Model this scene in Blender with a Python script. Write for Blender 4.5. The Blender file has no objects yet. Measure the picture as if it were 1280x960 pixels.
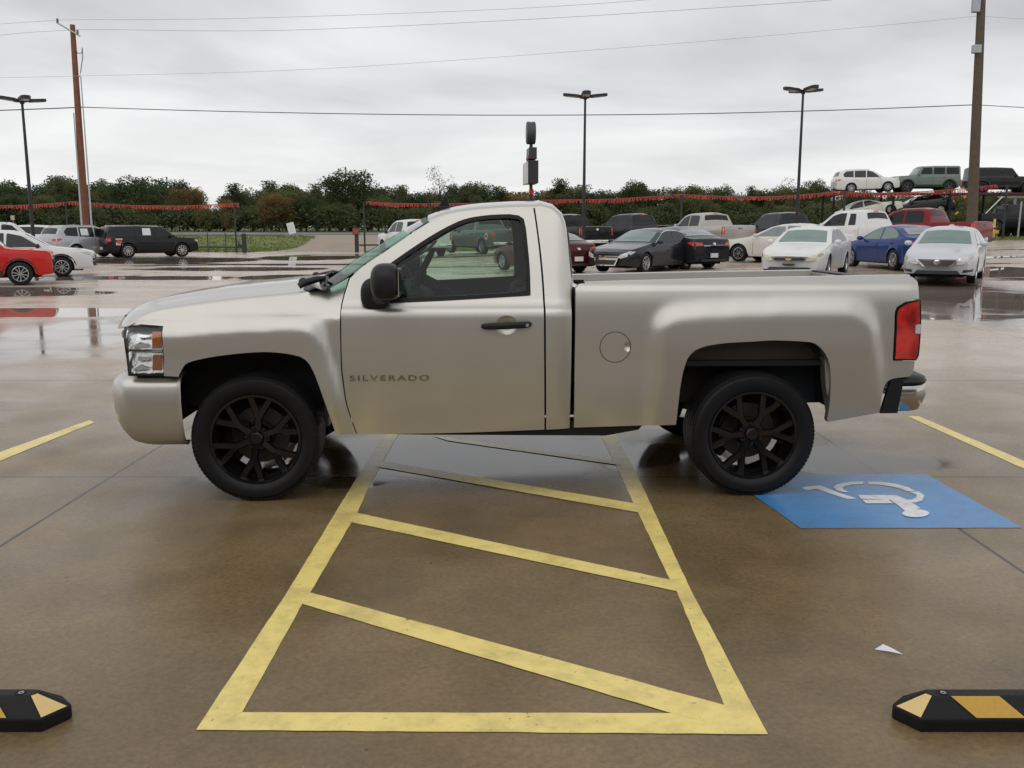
import bpy, bmesh, math, random
from mathutils import Vector, Matrix, noise
R = math.radians
rnd = random.Random(11)
C = bpy.context.scene.collection
scene = bpy.context.scene

# ------------------------------------------------------------------ camera, sky, sun, exposure
FPX, CAMH, HY = 1170.0, 1.633, 283.0
PITCH = math.atan((480-HY)/FPX)
cam = bpy.data.cameras.new('camera'); camo = bpy.data.objects.new('camera', cam); C.objects.link(camo)
cam.sensor_width = 36; cam.lens = FPX/1280*36; cam.clip_start = .05; cam.clip_end = 6000
camo.location = (0, 0, CAMH); camo.rotation_euler = (R(90)-PITCH, 0, 0)
scene.camera = camo
scene.view_settings.view_transform = 'Standard'; scene.view_settings.look = 'None'
scene.view_settings.gamma = 1; scene.view_settings.use_curve_mapping = False
scene.view_settings.exposure = 0.18
scene.cycles.max_bounces = 8; scene.cycles.transparent_max_bounces = 12
SUN_EL, SUN_AZ = 48, 205
world = bpy.data.worlds.new("World"); scene.world = world; world.use_nodes = True
def build_world():
    nt = world.node_tree; nt.nodes.clear(); N = nt.nodes.new; L = nt.links.new
    out = N('ShaderNodeOutputWorld'); bg = N('ShaderNodeBackground'); bg.inputs[1].default_value = .1
    sky = N('ShaderNodeTexSky'); sky.sky_type = 'NISHITA'; sky.sun_disc = False
    sky.sun_elevation = R(SUN_EL); sky.sun_rotation = R(SUN_AZ)
    tc = N('ShaderNodeTexCoord'); sep = N('ShaderNodeSeparateXYZ'); L(tc.outputs['Generated'], sep.inputs[0])
    add = N('ShaderNodeMath'); add.operation = 'MAXIMUM'; add.inputs[1].default_value = 0; L(sep.outputs[2], add.inputs[0])
    add2 = N('ShaderNodeMath'); add2.inputs[1].default_value = .12; L(add.outputs[0], add2.inputs[0])
    dx = N('ShaderNodeMath'); dx.operation = 'DIVIDE'; L(sep.outputs[0], dx.inputs[0]); L(add2.outputs[0], dx.inputs[1])
    dy = N('ShaderNodeMath'); dy.operation = 'DIVIDE'; L(sep.outputs[1], dy.inputs[0]); L(add2.outputs[0], dy.inputs[1])
    com = N('ShaderNodeCombineXYZ'); L(dx.outputs[0], com.inputs[0]); L(dy.outputs[0], com.inputs[1])
    n1 = N('ShaderNodeTexNoise'); n1.inputs['Scale'].default_value = .6; n1.inputs['Detail'].default_value = 5
    n1.inputs['Roughness'].default_value = .5; n1.inputs['Distortion'].default_value = .35
    L(com.outputs[0], n1.inputs[0])
    rp = N('ShaderNodeValToRGB'); rp.color_ramp.elements[0].position = .33; rp.color_ramp.elements[1].position = .66
    rp.color_ramp.elements[0].color = (.51, .515, .53, 1); rp.color_ramp.elements[1].color = (.86, .86, .86, 1)
    L(n1.outputs[0], rp.inputs[0])
    # brighter towards the horizon, as thin low cloud is
    hz = N('ShaderNodeMapRange'); hz.inputs[1].default_value = 0; hz.inputs[2].default_value = .32
    hz.inputs[3].default_value = 1.03; hz.inputs[4].default_value = .93; L(add.outputs[0], hz.inputs[0])
    hz2 = N('ShaderNodeMapRange'); hz2.inputs[1].default_value = 0; hz2.inputs[2].default_value = .16
    hz2.inputs[3].default_value = .55; hz2.inputs[4].default_value = 0; L(add.outputs[0], hz2.inputs[0])
    mxh = N('ShaderNodeMix'); mxh.data_type = 'RGBA'; mxh.inputs[7].default_value = (.84, .84, .83, 1)
    L(hz2.outputs[0], mxh.inputs[0]); L(rp.outputs[0], mxh.inputs[6])
    sc = N('ShaderNodeVectorMath'); sc.operation = 'SCALE'; L(mxh.outputs[2], sc.inputs[0])
    m10 = N('ShaderNodeMath'); m10.operation = 'MULTIPLY'; m10.inputs[1].default_value = 10; L(hz.outputs[0], m10.inputs[0])
    L(m10.outputs[0], sc.inputs['Scale'])
    mx = N('ShaderNodeMix'); mx.data_type = 'RGBA'; mx.inputs[0].default_value = .94
    L(sky.outputs[0], mx.inputs[6]); L(sc.outputs[0], mx.inputs[7])
    L(mx.outputs[2], bg.inputs[0]); L(bg.outputs[0], out.inputs[0])
build_world()
sl = bpy.data.lights.new('sun', 'SUN'); sl.energy = .5; sl.angle = R(80); sl.color = (1, .97, .92)
so = bpy.data.objects.new('sun', sl); C.objects.link(so)
so.rotation_euler = (R(90-SUN_EL), 0, R(180-SUN_AZ)); so.location = (0, -20, 40)

# ------------------------------------------------------------------ picture measurement helpers
CP, SP = math.cos(PITCH), math.sin(PITCH)
CAM = Vector((0, 0, CAMH))
def ray(px, py): return Vector((px-640, FPX*CP+(480-py)*SP, -FPX*SP+(480-py)*CP))
def gnd(px, py, z=0.0):
    d = ray(px, py); t = (CAMH-z)/-d.z; return Vector((d.x*t, d.y*t, z))
def atY(px, py, Y):
    d = ray(px, py); t = Y/d.y; return CAM+d*t

# ------------------------------------------------------------------ scene graph helpers
def tag(o, label=None, cat=None, group=None, kind=None):
    if label: o['label'] = label
    if cat: o['category'] = cat
    if group: o['group'] = group
    if kind: o['kind'] = kind
    return o
def thing(name, label, cat, loc=(0, 0, 0), rz=0, group=None):
    o = bpy.data.objects.new(name, None); C.objects.link(o); o.empty_display_size = .1
    o.location = loc; o.rotation_euler = (0, 0, rz)
    return tag(o, label, cat, group)
def empty(name, parent, loc=(0, 0, 0), rot=(0, 0, 0)):
    o = bpy.data.objects.new(name, None); C.objects.link(o); o.parent = parent
    o.location = loc; o.rotation_euler = rot; return o
def link(name, me, parent=None, loc=(0, 0, 0), rot=(0, 0, 0)):
    o = bpy.data.objects.new(name, me); C.objects.link(o); o.location = loc; o.rotation_euler = rot
    if parent: o.parent = parent
    return o
def mesh(name, vs, fs, mat, smooth=False, angle=None):
    me = bpy.data.meshes.new(name); me.from_pydata([tuple(v) for v in vs], [], fs); me.validate()
    if mat is not None: me.materials.append(mat)
    if smooth:
        me.polygons.foreach_set('use_smooth', [True]*len(me.polygons))
        if angle: me.set_sharp_from_angle(angle=R(angle))
    me.update(); return me
class MB:
    def __init__(s): s.v = []; s.f = []; s.m = []; s.cur = 0
    def add(s, vs, fs):
        n = len(s.v); s.v += [Vector(v) for v in vs]; s.f += [tuple(i+n for i in f) for f in fs]; s.m += [s.cur]*len(fs); return s
    def box(s, x0, x1, y0, y1, z0, z1, M=None, bev=0):
        if bev:
            bm = bmesh.new(); bmesh.ops.create_cube(bm, size=1)
            for v in bm.verts: v.co = Vector(((x0+x1)/2+v.co.x*(x1-x0), (y0+y1)/2+v.co.y*(y1-y0), (z0+z1)/2+v.co.z*(z1-z0)))
            bmesh.ops.bevel(bm, geom=bm.edges[:], offset=bev, segments=2, affect='EDGES', profile=.5)
            vs = [v.co.copy() for v in bm.verts]; fs = [[v.index for v in f.verts] for f in bm.faces]; bm.free()
        else:
            vs = [Vector((x, y, z)) for z in (z0, z1) for y in (y0, y1) for x in (x0, x1)]
            fs = [(0, 2, 3, 1), (4, 5, 7, 6), (0, 1, 5, 4), (2, 6, 7, 3), (0, 4, 6, 2), (1, 3, 7, 5)]
        if M: vs = [M @ v for v in vs]
        return s.add(vs, fs)
    def tube(s, pts, r, n=8, cap=True):
        pts = [Vector(p) for p in pts]; rs = r if isinstance(r, (list, tuple)) else [r]*len(pts)
        vs = []; fs = []
        for i, p in enumerate(pts):
            d = (pts[min(i+1, len(pts)-1)]-pts[max(i-1, 0)]).normalized()
            a = Vector((0, 0, 1)) if abs(d.z) < .9 else Vector((1, 0, 0))
            u = d.cross(a).normalized(); w = d.cross(u)
            for k in range(n):
                t = 2*math.pi*k/n; vs.append(p+(u*math.cos(t)+w*math.sin(t))*rs[i])
        for i in range(len(pts)-1):
            for k in range(n):
                a, b = i*n+k, i*n+(k+1) % n; fs.append((a, b, b+n, a+n))
        if cap: fs.append(tuple(range(n))[::-1]); fs.append(tuple((len(pts)-1)*n+k for k in range(n)))
        return s.add(vs, fs)
    def lathe(s, prof, n=48, axis='y', M=None, closed=False):
        vs = []; fs = []; m = len(prof)
        for k in range(n):
            t = 2*math.pi*k/n
            for (a, r) in prof:
                vs.append(Vector((r*math.cos(t), a, r*math.sin(t))) if axis == 'y' else Vector((r*math.cos(t), r*math.sin(t), a)))
        for k in range(n):
            k2 = (k+1) % n
            for j in range(m if closed else m-1):
                j2 = (j+1) % m
                fs.append((k*m+j, k2*m+j, k2*m+j2, k*m+j2))
        if M: vs = [M @ v for v in vs]
        return s.add(vs, fs)
    def prism(s, poly, lo, hi, fn):   # poly 2D, fn(a,b,h)->Vector
        n = len(poly); vs = [fn(a, b, lo) for a, b in poly]+[fn(a, b, hi) for a, b in poly]
        fs = [tuple(range(n)), tuple(range(2*n-1, n-1, -1))]+[(i, (i+1) % n, (i+1) % n+n, i+n) for i in range(n)]
        return s.add(vs, fs)
    def ell(s, c, r, nu=20, nv=12, e=1.0):
        vs = []; fs = []
        def pw(v): return math.copysign(abs(v)**e, v)
        for i in range(nv+1):
            p = math.pi*i/nv-math.pi/2
            for k in range(nu):
                t = 2*math.pi*k/nu
                vs.append((c[0]+r[0]*pw(math.cos(p))*pw(math.cos(t)), c[1]+r[1]*pw(math.cos(p))*pw(math.sin(t)), c[2]+r[2]*pw(math.sin(p))))
        for i in range(nv):
            for k in range(nu):
                a, b = i*nu+k, i*nu+(k+1) % nu; fs.append((a, b, b+nu, a+nu))
        return s.add(vs, fs)
    def me(s, name, mats, smooth=False, angle=40, fix=True):
        if not isinstance(mats, (list, tuple)): mats = [mats]
        me = bpy.data.meshes.new(name); me.from_pydata([tuple(v) for v in s.v], [], s.f)
        for m in mats: me.materials.append(m)
        me.polygons.foreach_set('material_index', s.m)
        if fix:
            bm = bmesh.new(); bm.from_mesh(me); bmesh.ops.remove_doubles(bm, verts=bm.verts, dist=1e-5)
            bmesh.ops.recalc_face_normals(bm, faces=bm.faces); bm.to_mesh(me); bm.free()
        if smooth:
            me.polygons.foreach_set('use_smooth', [True]*len(me.polygons)); me.set_sharp_from_angle(angle=R(angle))
        me.update(); return me
    def build(s, name, mats, parent=None, smooth=False, angle=40, fix=True, **k):
        return link(name, s.me(name, mats, smooth, angle, fix), parent, **k)

# ------------------------------------------------------------------ materials
def newmat(name):
    m = bpy.data.materials.new(name); m.use_nodes = True; nt = m.node_tree
    return m, nt, nt.nodes['Principled BSDF']
def rgba(c): return (c[0], c[1], c[2], 1)
def mat(name, col, rough=.5, metal=0, coat=0, var=.12, vscale=6, bump=0, bscale=60, rvar=0, spec=.5, emit=None, ior=None):
    m, nt, b = newmat(name); N = nt.nodes.new; L = nt.links.new
    b.inputs['Metallic'].default_value = metal; b.inputs['Roughness'].default_value = rough
    b.inputs['Coat Weight'].default_value = coat; b.inputs['Coat Roughness'].default_value = .04
    b.inputs['Specular IOR Level'].default_value = spec
    if ior: b.inputs['IOR'].default_value = ior
    tc = N('ShaderNodeTexCoord'); n = N('ShaderNodeTexNoise'); n.inputs['Scale'].default_value = vscale; n.inputs['Detail'].default_value = 5
    L(tc.outputs['Object'], n.inputs[0])
    mx = N('ShaderNodeMix'); mx.data_type = 'RGBA'
    mx.inputs[6].default_value = rgba([c*(1-var) for c in col]); mx.inputs[7].default_value = rgba([min(1, c*(1+var)) for c in col])
    L(n.outputs[0], mx.inputs[0]); L(mx.outputs[2], b.inputs['Base Color'])
    if rvar:
        mr = N('ShaderNodeMapRange'); mr.inputs[1].default_value = .3; mr.inputs[2].default_value = .7
        mr.inputs[3].default_value = max(0, rough-rvar); mr.inputs[4].default_value = rough+rvar
        L(n.outputs[0], mr.inputs[0]); L(mr.outputs[0], b.inputs['Roughness'])
    if bump:
        n2 = N('ShaderNodeTexNoise'); n2.inputs['Scale'].default_value = bscale; n2.inputs['Detail'].default_value = 4
        L(tc.outputs['Object'], n2.inputs[0]); bp = N('ShaderNodeBump'); bp.inputs['Strength'].default_value = bump; bp.inputs['Distance'].default_value = .01
        L(n2.outputs[0], bp.inputs['Height']); L(bp.outputs[0], b.inputs['Normal'])
    if emit: b.inputs['Emission Color'].default_value = rgba(emit[0]); b.inputs['Emission Strength'].default_value = emit[1]
    return m
def glass_mat(name, tint, refl=1.0, rough=.01, droplets=0, ior=1.5, flat=None):
    m, nt, b = newmat(name); nt.nodes.remove(b); N = nt.nodes.new; L = nt.links.new
    out = nt.nodes['Material Output']; tr = N('ShaderNodeBsdfTransparent'); tr.inputs[0].default_value = rgba(tint)
    gl = N('ShaderNodeBsdfGlossy'); gl.inputs[1].default_value = rough; gl.inputs[0].default_value = (refl, refl, refl, 1)
    fr = N('ShaderNodeFresnel'); fr.inputs[0].default_value = ior; mx = N('ShaderNodeMixShader')
    if droplets:
        tc = N('ShaderNodeTexCoord'); n = N('ShaderNodeTexVoronoi'); n.inputs['Scale'].default_value = 90; L(tc.outputs['Object'], n.inputs[0])
        lt = N('ShaderNodeMath'); lt.operation = 'LESS_THAN'; lt.inputs[1].default_value = .28; L(n.outputs[0], lt.inputs[0])
        bp = N('ShaderNodeBump'); bp.inputs['Strength'].default_value = droplets; bp.inputs['Distance'].default_value = .002
        L(lt.outputs[0], bp.inputs['Height']); L(bp.outputs[0], gl.inputs['Normal'])
    if flat: mx.inputs[0].default_value = flat
    else: L(fr.outputs[0], mx.inputs[0])
    L(tr.outputs[0], mx.inputs[1]); L(gl.outputs[0], mx.inputs[2]); L(mx.outputs[0], out.inputs[0])
    return m
def paint(name, col, metal=.0, rough=.3):
    """car paint: flake base under clear coat, fine rain beads in the coat roughness"""
    m, nt, b = newmat(name); N = nt.nodes.new; L = nt.links.new
    b.inputs['Metallic'].default_value = metal; b.inputs['Roughness'].default_value = rough
    b.inputs['Coat Weight'].default_value = .7 if metal > .8 else .5; b.inputs['Coat Roughness'].default_value = .06
    b.inputs['Specular IOR Level'].default_value = .5 if metal > .8 else .12
    tc = N('ShaderNodeTexCoord'); n = N('ShaderNodeTexNoise'); n.inputs['Scale'].default_value = 3; n.inputs['Detail'].default_value = 6
    L(tc.outputs['Object'], n.inputs[0])
    mx = N('ShaderNodeMix'); mx.data_type = 'RGBA'
    mx.inputs[6].default_value = rgba([c*.93 for c in col]); mx.inputs[7].default_value = rgba([min(1, c*1.05) for c in col])
    L(n.outputs[0], mx.inputs[0]); L(mx.outputs[2], b.inputs['Base Color'])
    n2 = N('ShaderNodeTexNoise'); n2.inputs['Scale'].default_value = 260; n2.inputs['Detail'].default_value = 2; L(tc.outputs['Object'], n2.inputs[0])
    bp = N('ShaderNodeBump'); bp.inputs['Strength'].default_value = .10; bp.inputs['Distance'].default_value = .001
    L(n2.outputs[0], bp.inputs['Height']); L(bp.outputs[0], b.inputs['Coat Normal']); L(bp.outputs[0], b.inputs['Normal'])
    return m
M_silver = paint('champagne_metallic_paint', (.60, .58, .535), metal=.84, rough=.36)
M_black_plastic = mat('black_plastic', (.013, .013, .015), .42, spec=.35, bump=.1, bscale=200, var=.2)
M_rubber = mat('tyre_rubber', (.008, .008, .009), .48, spec=.3, bump=.15, bscale=120, var=.25)
M_gloss_black = mat('gloss_black_alloy', (.005, .005, .006), .16, metal=0, coat=.5, spec=.4, var=.2)
M_seal = mat('rubber_seal', (.008, .008, .008), .4, spec=.25)
M_dark = mat('dark_underbody', (.012, .011, .010), .85, var=.4)
M_liner = mat('wheel_liner', (.02, .019, .018), .7, var=.3)
M_chrome = mat('chrome', (.8, .8, .8), .07, metal=1, var=.02)
M_disc = mat('brake_disc_steel', (.10, .085, .075), .5, metal=.9, rvar=.1)
M_glass = glass_mat('green_tinted_glass', (.71, .85, .75), droplets=.25, refl=.62)
M_wglass = glass_mat('windscreen_glass', (.45, .78, .64), flat=.22)
M_lens = glass_mat('clear_lens', (.95, .96, .97))
M_interior = mat('dark_interior_trim', (.012, .011, .010), .75, spec=.2, bump=.1)
M_seat = mat('charcoal_seat_cloth', (.035, .033, .032), .9, bump=.3, bscale=150)
M_amber = mat('amber_reflector', (.75, .22, .02), .2, coat=.8, var=.25, vscale=30)
M_reflector = mat('bright_reflector', (.85, .85, .84), .12, metal=.9, var=.1, bump=.4, bscale=25)
M_housing = mat('lamp_housing', (.86, .87, .86), .22, metal=.8, var=.25, vscale=20, bump=.5, bscale=40)
def taillight_mat():
    m, nt, b = newmat('red_tail_lens'); N = nt.nodes.new; L = nt.links.new
    tc = N('ShaderNodeTexCoord'); w = N('ShaderNodeTexNoise'); w.inputs['Scale'].default_value = 9; w.inputs['Detail'].default_value = 3; L(tc.outputs['Object'], w.inputs[0])
    r = N('ShaderNodeValToRGB'); r.color_ramp.elements[0].position = .35; r.color_ramp.elements[1].position = .62
    r.color_ramp.elements[0].color = (.28, .008, .008, 1); r.color_ramp.elements[1].color = (.75, .03, .02, 1)
    L(w.outputs[0], r.inputs[0]); L(r.outputs[0], b.inputs['Base Color'])
    b.inputs['Roughness'].default_value = .25; b.inputs['Coat Weight'].default_value = 1; b.inputs['Coat Roughness'].default_value = .03
    return m
M_tail = taillight_mat()
M_white_sheet = mat('white_paper', (.8, .8, .8), .6, var=.04)
M_plate = mat('licence_plate_white', (.72, .70, .70), .4, var=.05)
M_darkglass = mat('dark_car_glass', (.008, .010, .010), .06, spec=.5, var=.3)
M_greenglass = mat('green_car_glass', (.10, .19, .16), .05, coat=1, var=.3, vscale=3)
M_greyglass = mat('rainy_rear_glass', (.22, .24, .25), .22, coat=.7, var=.3, vscale=4)
M_alloy = mat('silver_alloy', (.55, .55, .56), .25, metal=.9)
M_darkalloy = mat('dark_alloy', (.12, .12, .13), .3, metal=.8)
M_headlamp = mat('pale_headlamp', (.62, .63, .62), .12, coat=1, var=.35, vscale=14)
M_yellowlamp = mat('yellowed_headlamp', (.66, .62, .48), .15, coat=1, var=.3, vscale=14)
M_carplastic = mat('car_black_plastic', (.03, .03, .032), .5)
M_redlamp = mat('red_car_lamp', (.6, .03, .03), .2, coat=1, var=.3, vscale=10)
M_gold = mat('gold_emblem', (.7, .52, .2), .25, metal=.8)
M_galv = mat('galvanised_steel', (.42, .43, .44), .45, metal=.7)
M_blackpole = mat('black_painted_pole', (.02, .018, .02), .45)
M_wood1 = mat('reddish_pole_wood', (.20, .085, .045), .85, var=.3, vscale=4, bump=.4)
M_wood2 = mat('brown_pole_wood', (.105, .08, .055), .85, var=.35, vscale=4, bump=.4)
M_wire = mat('cable_black', (.13, .13, .135), .6)
M_wire2 = mat('cable_pale', (.42, .42, .43), .6)
M_red_flag = mat('red_fringe', (.50, .055, .045), .6, var=.45, vscale=1.2)

# ------------------------------------------------------------------ terrain
FL = [  # (px, px-per-metre, contact y) read off things standing there
    (192, 23.7, 322), (118, 24.2, 321), (30, 44, 356), (80, 36.5, 347), (308, 19.5, 315), (448, 19.5, 322),
    (725, 35, 337), (715, 24, 313), (800, 22.5, 309), (800, 36.5, 343), (860, 33.5, 333), (892, 24.5, 316),
    (950, 31, 328), (1004, 42, 350), (1072, 29, 318), (1103, 36, 328), (1178, 44, 346), (1165, 27, 309), (1243, 19.5, 298),
    (970, 24, 313), (600, 20, 314), (500, 22, 318), (1275, 22, 303), (60, 19.5, 315), (200, 19.5, 315), (848, 19.5, 306), (1050, 19.5, 301)]
CTRL = []
for px, s, yc in FL:
    Y = FPX/s; X = (px-640)/s; CTRL.append((X, Y, max(-.02, CAMH-(yc-HY)/s)))
for X in range(-40, 41, 4):
    for Y in (12, 16, 20):
        CTRL.append((X, Y, 0))
for X in range(-60, -4, 6):
    for Y in (25, 31, 38, 45): CTRL.append((X, Y, 0))
for X in range(-140, 141, 14):
    CTRL.append((X, 85, .83)); CTRL.append((X, 95, 1.08)); CTRL.append((X, 110, 1.12)); CTRL.append((X, 130, 1.14))
def terr(x, y):
    if y < 16: return 0.0
    if y > 118: return 1.13
    s = 3.0+.045*y; k = 1/(2*s*s); sw = 1e-9; sz = 0
    for X, Y, Z in CTRL:
        d = (x-X)**2+(y-Y)**2
        if d < 14*s*s or d < 900:
            w = math.exp(-d*k); sw += w; sz += w*Z
    z = sz/sw if sw > 1e-7 else (0 if y < 60 else (y-60)/25*.8)
    if y < 22: z *= max(0, (y-16)/6)
    if y > 105: z = z+(1.13-z)*(y-105)/13
    return z
def sheet(name, xs, ys, dz, m, kind='structure', keep=None, fn=None):
    vs = []; fs = []
    for y in ys:
        for x in xs:
            z = (terr(x, y) if fn is None else fn(x, y)); vs.append((x, y, z+dz))
    n = len(xs)
    for j in range(len(ys)-1):
        for i in range(n-1):
            if keep and not keep((xs[i]+xs[i+1])/2, (ys[j]+ys[j+1])/2): continue
            fs.append((j*n+i, j*n+i+1, (j+1)*n+i+1, (j+1)*n+i))
    o = link(name, mesh(name, vs, fs, m, smooth=True)); tag(o, kind=kind); return o
def frange(a, b, s):
    r = []; x = a
    while x < b-1e-6: r.append(x); x += s
    return r+[b]

# ground material: wet brown concrete with slab joints, puddles and a paler far part
def ellipses_mask(nt, pos, ells):
    """smooth mask of warped ellipses (world metres) -> socket 0..1"""
    N = nt.nodes.new; L = nt.links.new
    last = None
    for (cx, cy, rx, ry) in ells:
        s = N('ShaderNodeVectorMath'); s.operation = 'SUBTRACT'; s.inputs[1].default_value = (cx, cy, 0); L(pos, s.inputs[0])
        d = N('ShaderNodeVectorMath'); d.operation = 'MULTIPLY'; d.inputs[1].default_value = (1/rx, 1/ry, 0); L(s.outputs[0], d.inputs[0])
        l = N('ShaderNodeVectorMath'); l.operation = 'LENGTH'; L(d.outputs[0], l.inputs[0])
        if last is None: last = l.outputs['Value']
        else:
            mn = N('ShaderNodeMath'); mn.operation = 'MINIMUM'; L(last, mn.inputs[0]); L(l.outputs['Value'], mn.inputs[1]); last = mn.outputs[0]
    return last
def pxell(x0, y0, x1, y1):
    a = gnd((x0+x1)/2, y0); b = gnd((x0+x1)/2, y1); cy = (a.y+b.y)/2; s = FPX/cy
    return (((x0+x1)/2-640)/s, cy, (x1-x0)/2/s, (a.y-b.y)/2)
PUDDLES = [pxell(*p) for p in [
    (-120, 385, 205, 397), (-90, 363, 150, 371), (90, 322, 330, 330), (330, 318, 470, 326), (200, 334, 420, 339),
    (120, 345, 300, 350), (300, 343, 420, 350), (-60, 346, 90, 351), (1150, 343, 1330, 354), (860, 352, 1130, 368), (1150, 368, 1420, 392)]]
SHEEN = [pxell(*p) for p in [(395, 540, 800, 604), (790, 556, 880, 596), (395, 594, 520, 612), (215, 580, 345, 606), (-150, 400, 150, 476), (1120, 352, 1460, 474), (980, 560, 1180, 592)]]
def ground_mat(gravel=False):
    m, nt, b = newmat('wet_concrete'); N = nt.nodes.new; L = nt.links.new
    geo = N('ShaderNodeNewGeometry'); pos = geo.outputs['Position']
    # warped position for organic puddle shores
    wn = N('ShaderNodeTexNoise'); wn.inputs['Scale'].default_value = .9; wn.inputs['Detail'].default_value = 5; L(pos, wn.inputs[0])
    ws = N('ShaderNodeVectorMath'); ws.operation = 'SUBTRACT'; ws.inputs[1].default_value = (.5, .5, .5); L(wn.outputs[1], ws.inputs[0])
    wm = N('ShaderNodeVectorMath'); wm.operation = 'MULTIPLY'; wm.inputs[1].default_value = (1.6, .75, 0); L(ws.outputs[0], wm.inputs[0])
    wp = N('ShaderNodeVectorMath'); L(pos, wp.inputs[0]); L(wm.outputs[0], wp.inputs[1])
    dist = ellipses_mask(nt, wp.outputs[0], PUDDLES)
    pm = N('ShaderNodeMapRange'); pm.interpolation_type = 'SMOOTHSTEP'; pm.inputs[1].default_value = 1.08; pm.inputs[2].default_value = .9
    pm.inputs[3].default_value = 0; pm.inputs[4].default_value = 1; L(dist, pm.inputs[0])
    # thin random puddles further out
    sp = N('ShaderNodeSeparateXYZ'); L(pos, sp.inputs[0])
    st = N('ShaderNodeVectorMath'); st.operation = 'MULTIPLY'; st.inputs[1].default_value = (.11, .33, 1); L(pos, st.inputs[0])
    n2 = N('ShaderNodeTexNoise'); n2.inputs['Scale'].default_value = 1; n2.inputs['Detail'].default_value = 6; L(st.outputs[0], n2.inputs[0])
    far = N('ShaderNodeMapRange'); far.inputs[1].default_value = 8; far.inputs[2].default_value = 13; far.inputs[3].default_value = .0; far.inputs[4].default_value = .085; L(sp.outputs[1], far.inputs[0])
    far2 = N('ShaderNodeMapRange'); far2.inputs[1].default_value = 46; far2.inputs[2].default_value = 52; far2.inputs[3].default_value = 0; far2.inputs[4].default_value = -.3; L(sp.outputs[1], far2.inputs[0])
    ad = N('ShaderNodeMath'); L(n2.outputs[0], ad.inputs[0]); L(far.outputs[0], ad.inputs[1])
    ad2 = N('ShaderNodeMath'); L(ad.outputs[0], ad2.inputs[0]); L(far2.outputs[0], ad2.inputs[1])
    pm2 = N('ShaderNodeMapRange'); pm2.interpolation_type = 'SMOOTHSTEP'; pm2.inputs[1].default_value = .645; pm2.inputs[2].default_value = .685; L(ad2.outputs[0], pm2.inputs[0])
    pud = N('ShaderNodeMath'); pud.operation = 'MAXIMUM'; L(pm.outputs[0], pud.inputs[0]); L(pm2.outputs[0], pud.inputs[1])
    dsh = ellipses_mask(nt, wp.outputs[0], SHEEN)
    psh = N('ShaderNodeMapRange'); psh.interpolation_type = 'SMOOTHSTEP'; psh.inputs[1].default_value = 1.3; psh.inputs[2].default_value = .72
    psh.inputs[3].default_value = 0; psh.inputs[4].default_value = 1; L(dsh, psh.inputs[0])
    # colour
    n3 = N('ShaderNodeTexNoise'); n3.inputs['Scale'].default_value = .55; n3.inputs['Detail'].default_value = 8; n3.inputs['Roughness'].default_value = .6; L(pos, n3.inputs[0])
    cr = N('ShaderNodeValToRGB'); e = cr.color_ramp.elements
    e[0].position = .3; e[0].color = (.150, .102, .048, 1); e[1].position = .70; e[1].color = (.26, .185, .095, 1)
    L(n3.outputs[0], cr.inputs[0])
    n4 = N('ShaderNodeTexNoise'); n4.inputs['Scale'].default_value = 45; n4.inputs['Detail'].default_value = 6; n4.inputs['Roughness'].default_value = .7; L(pos, n4.inputs[0])
    mm = N('ShaderNodeMapRange'); mm.inputs[1].default_value = .3; mm.inputs[2].default_value = .7; mm.inputs[3].default_value = .74; mm.inputs[4].default_value = 1.24; L(n4.outputs[0], mm.inputs[0])
    cs = N('ShaderNodeVectorMath'); cs.operation = 'SCALE'; L(cr.outputs[0], cs.inputs[0]); L(mm.outputs[0], cs.inputs['Scale'])
    # broad damp patches and pale mineral stains
    n7 = N('ShaderNodeTexNoise'); n7.inputs['Scale'].default_value = 1.7; n7.inputs['Detail'].default_value = 9; n7.inputs['Roughness'].default_value = .62; n7.inputs['Distortion'].default_value = .6; L(pos, n7.inputs[0])
    m7 = N('ShaderNodeMapRange'); m7.inputs[1].default_value = .36; m7.inputs[2].default_value = .64; m7.inputs[3].default_value = .84; m7.inputs[4].default_value = 1.12; L(n7.outputs[0], m7.inputs[0])
    cs7 = N('ShaderNodeVectorMath'); cs7.operation = 'SCALE'; L(cs.outputs[0], cs7.inputs[0]); L(m7.outputs[0], cs7.inputs['Scale']); cs = cs7
    n8 = N('ShaderNodeTexVoronoi'); n8.inputs['Scale'].default_value = .9; n8.inputs['Randomness'].default_value = 1; L(wp.outputs[0], n8.inputs[0])
    m8 = N('ShaderNodeMapRange'); m8.interpolation_type = 'SMOOTHSTEP'; m8.inputs[1].default_value = .05; m8.inputs[2].default_value = .20; m8.inputs[3].default_value = .88; m8.inputs[4].default_value = 1; L(n8.outputs[0], m8.inputs[0])
    cs8 = N('ShaderNodeVectorMath'); cs8.operation = 'SCALE'; L(cs.outputs[0], cs8.inputs[0]); L(m8.outputs[0], cs8.inputs['Scale']); cs = cs8
    # far surface paler and tan: grazing sky reflection put into the base colour
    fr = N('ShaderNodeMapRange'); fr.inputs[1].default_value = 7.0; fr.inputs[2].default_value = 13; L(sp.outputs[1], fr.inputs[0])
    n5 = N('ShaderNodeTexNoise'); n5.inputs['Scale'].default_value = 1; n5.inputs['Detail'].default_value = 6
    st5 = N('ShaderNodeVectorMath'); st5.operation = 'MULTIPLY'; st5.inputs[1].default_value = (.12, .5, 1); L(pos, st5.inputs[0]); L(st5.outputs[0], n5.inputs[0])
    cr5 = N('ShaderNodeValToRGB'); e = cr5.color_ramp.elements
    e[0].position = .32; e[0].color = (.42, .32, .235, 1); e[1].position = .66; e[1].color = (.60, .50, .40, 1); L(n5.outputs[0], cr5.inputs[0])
    mxf = N('ShaderNodeMix'); mxf.data_type = 'RGBA'; L(fr.outputs[0], mxf.inputs[0]); L(cs.outputs[0], mxf.inputs[6]); L(cr5.outputs[0], mxf.inputs[7])
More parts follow.
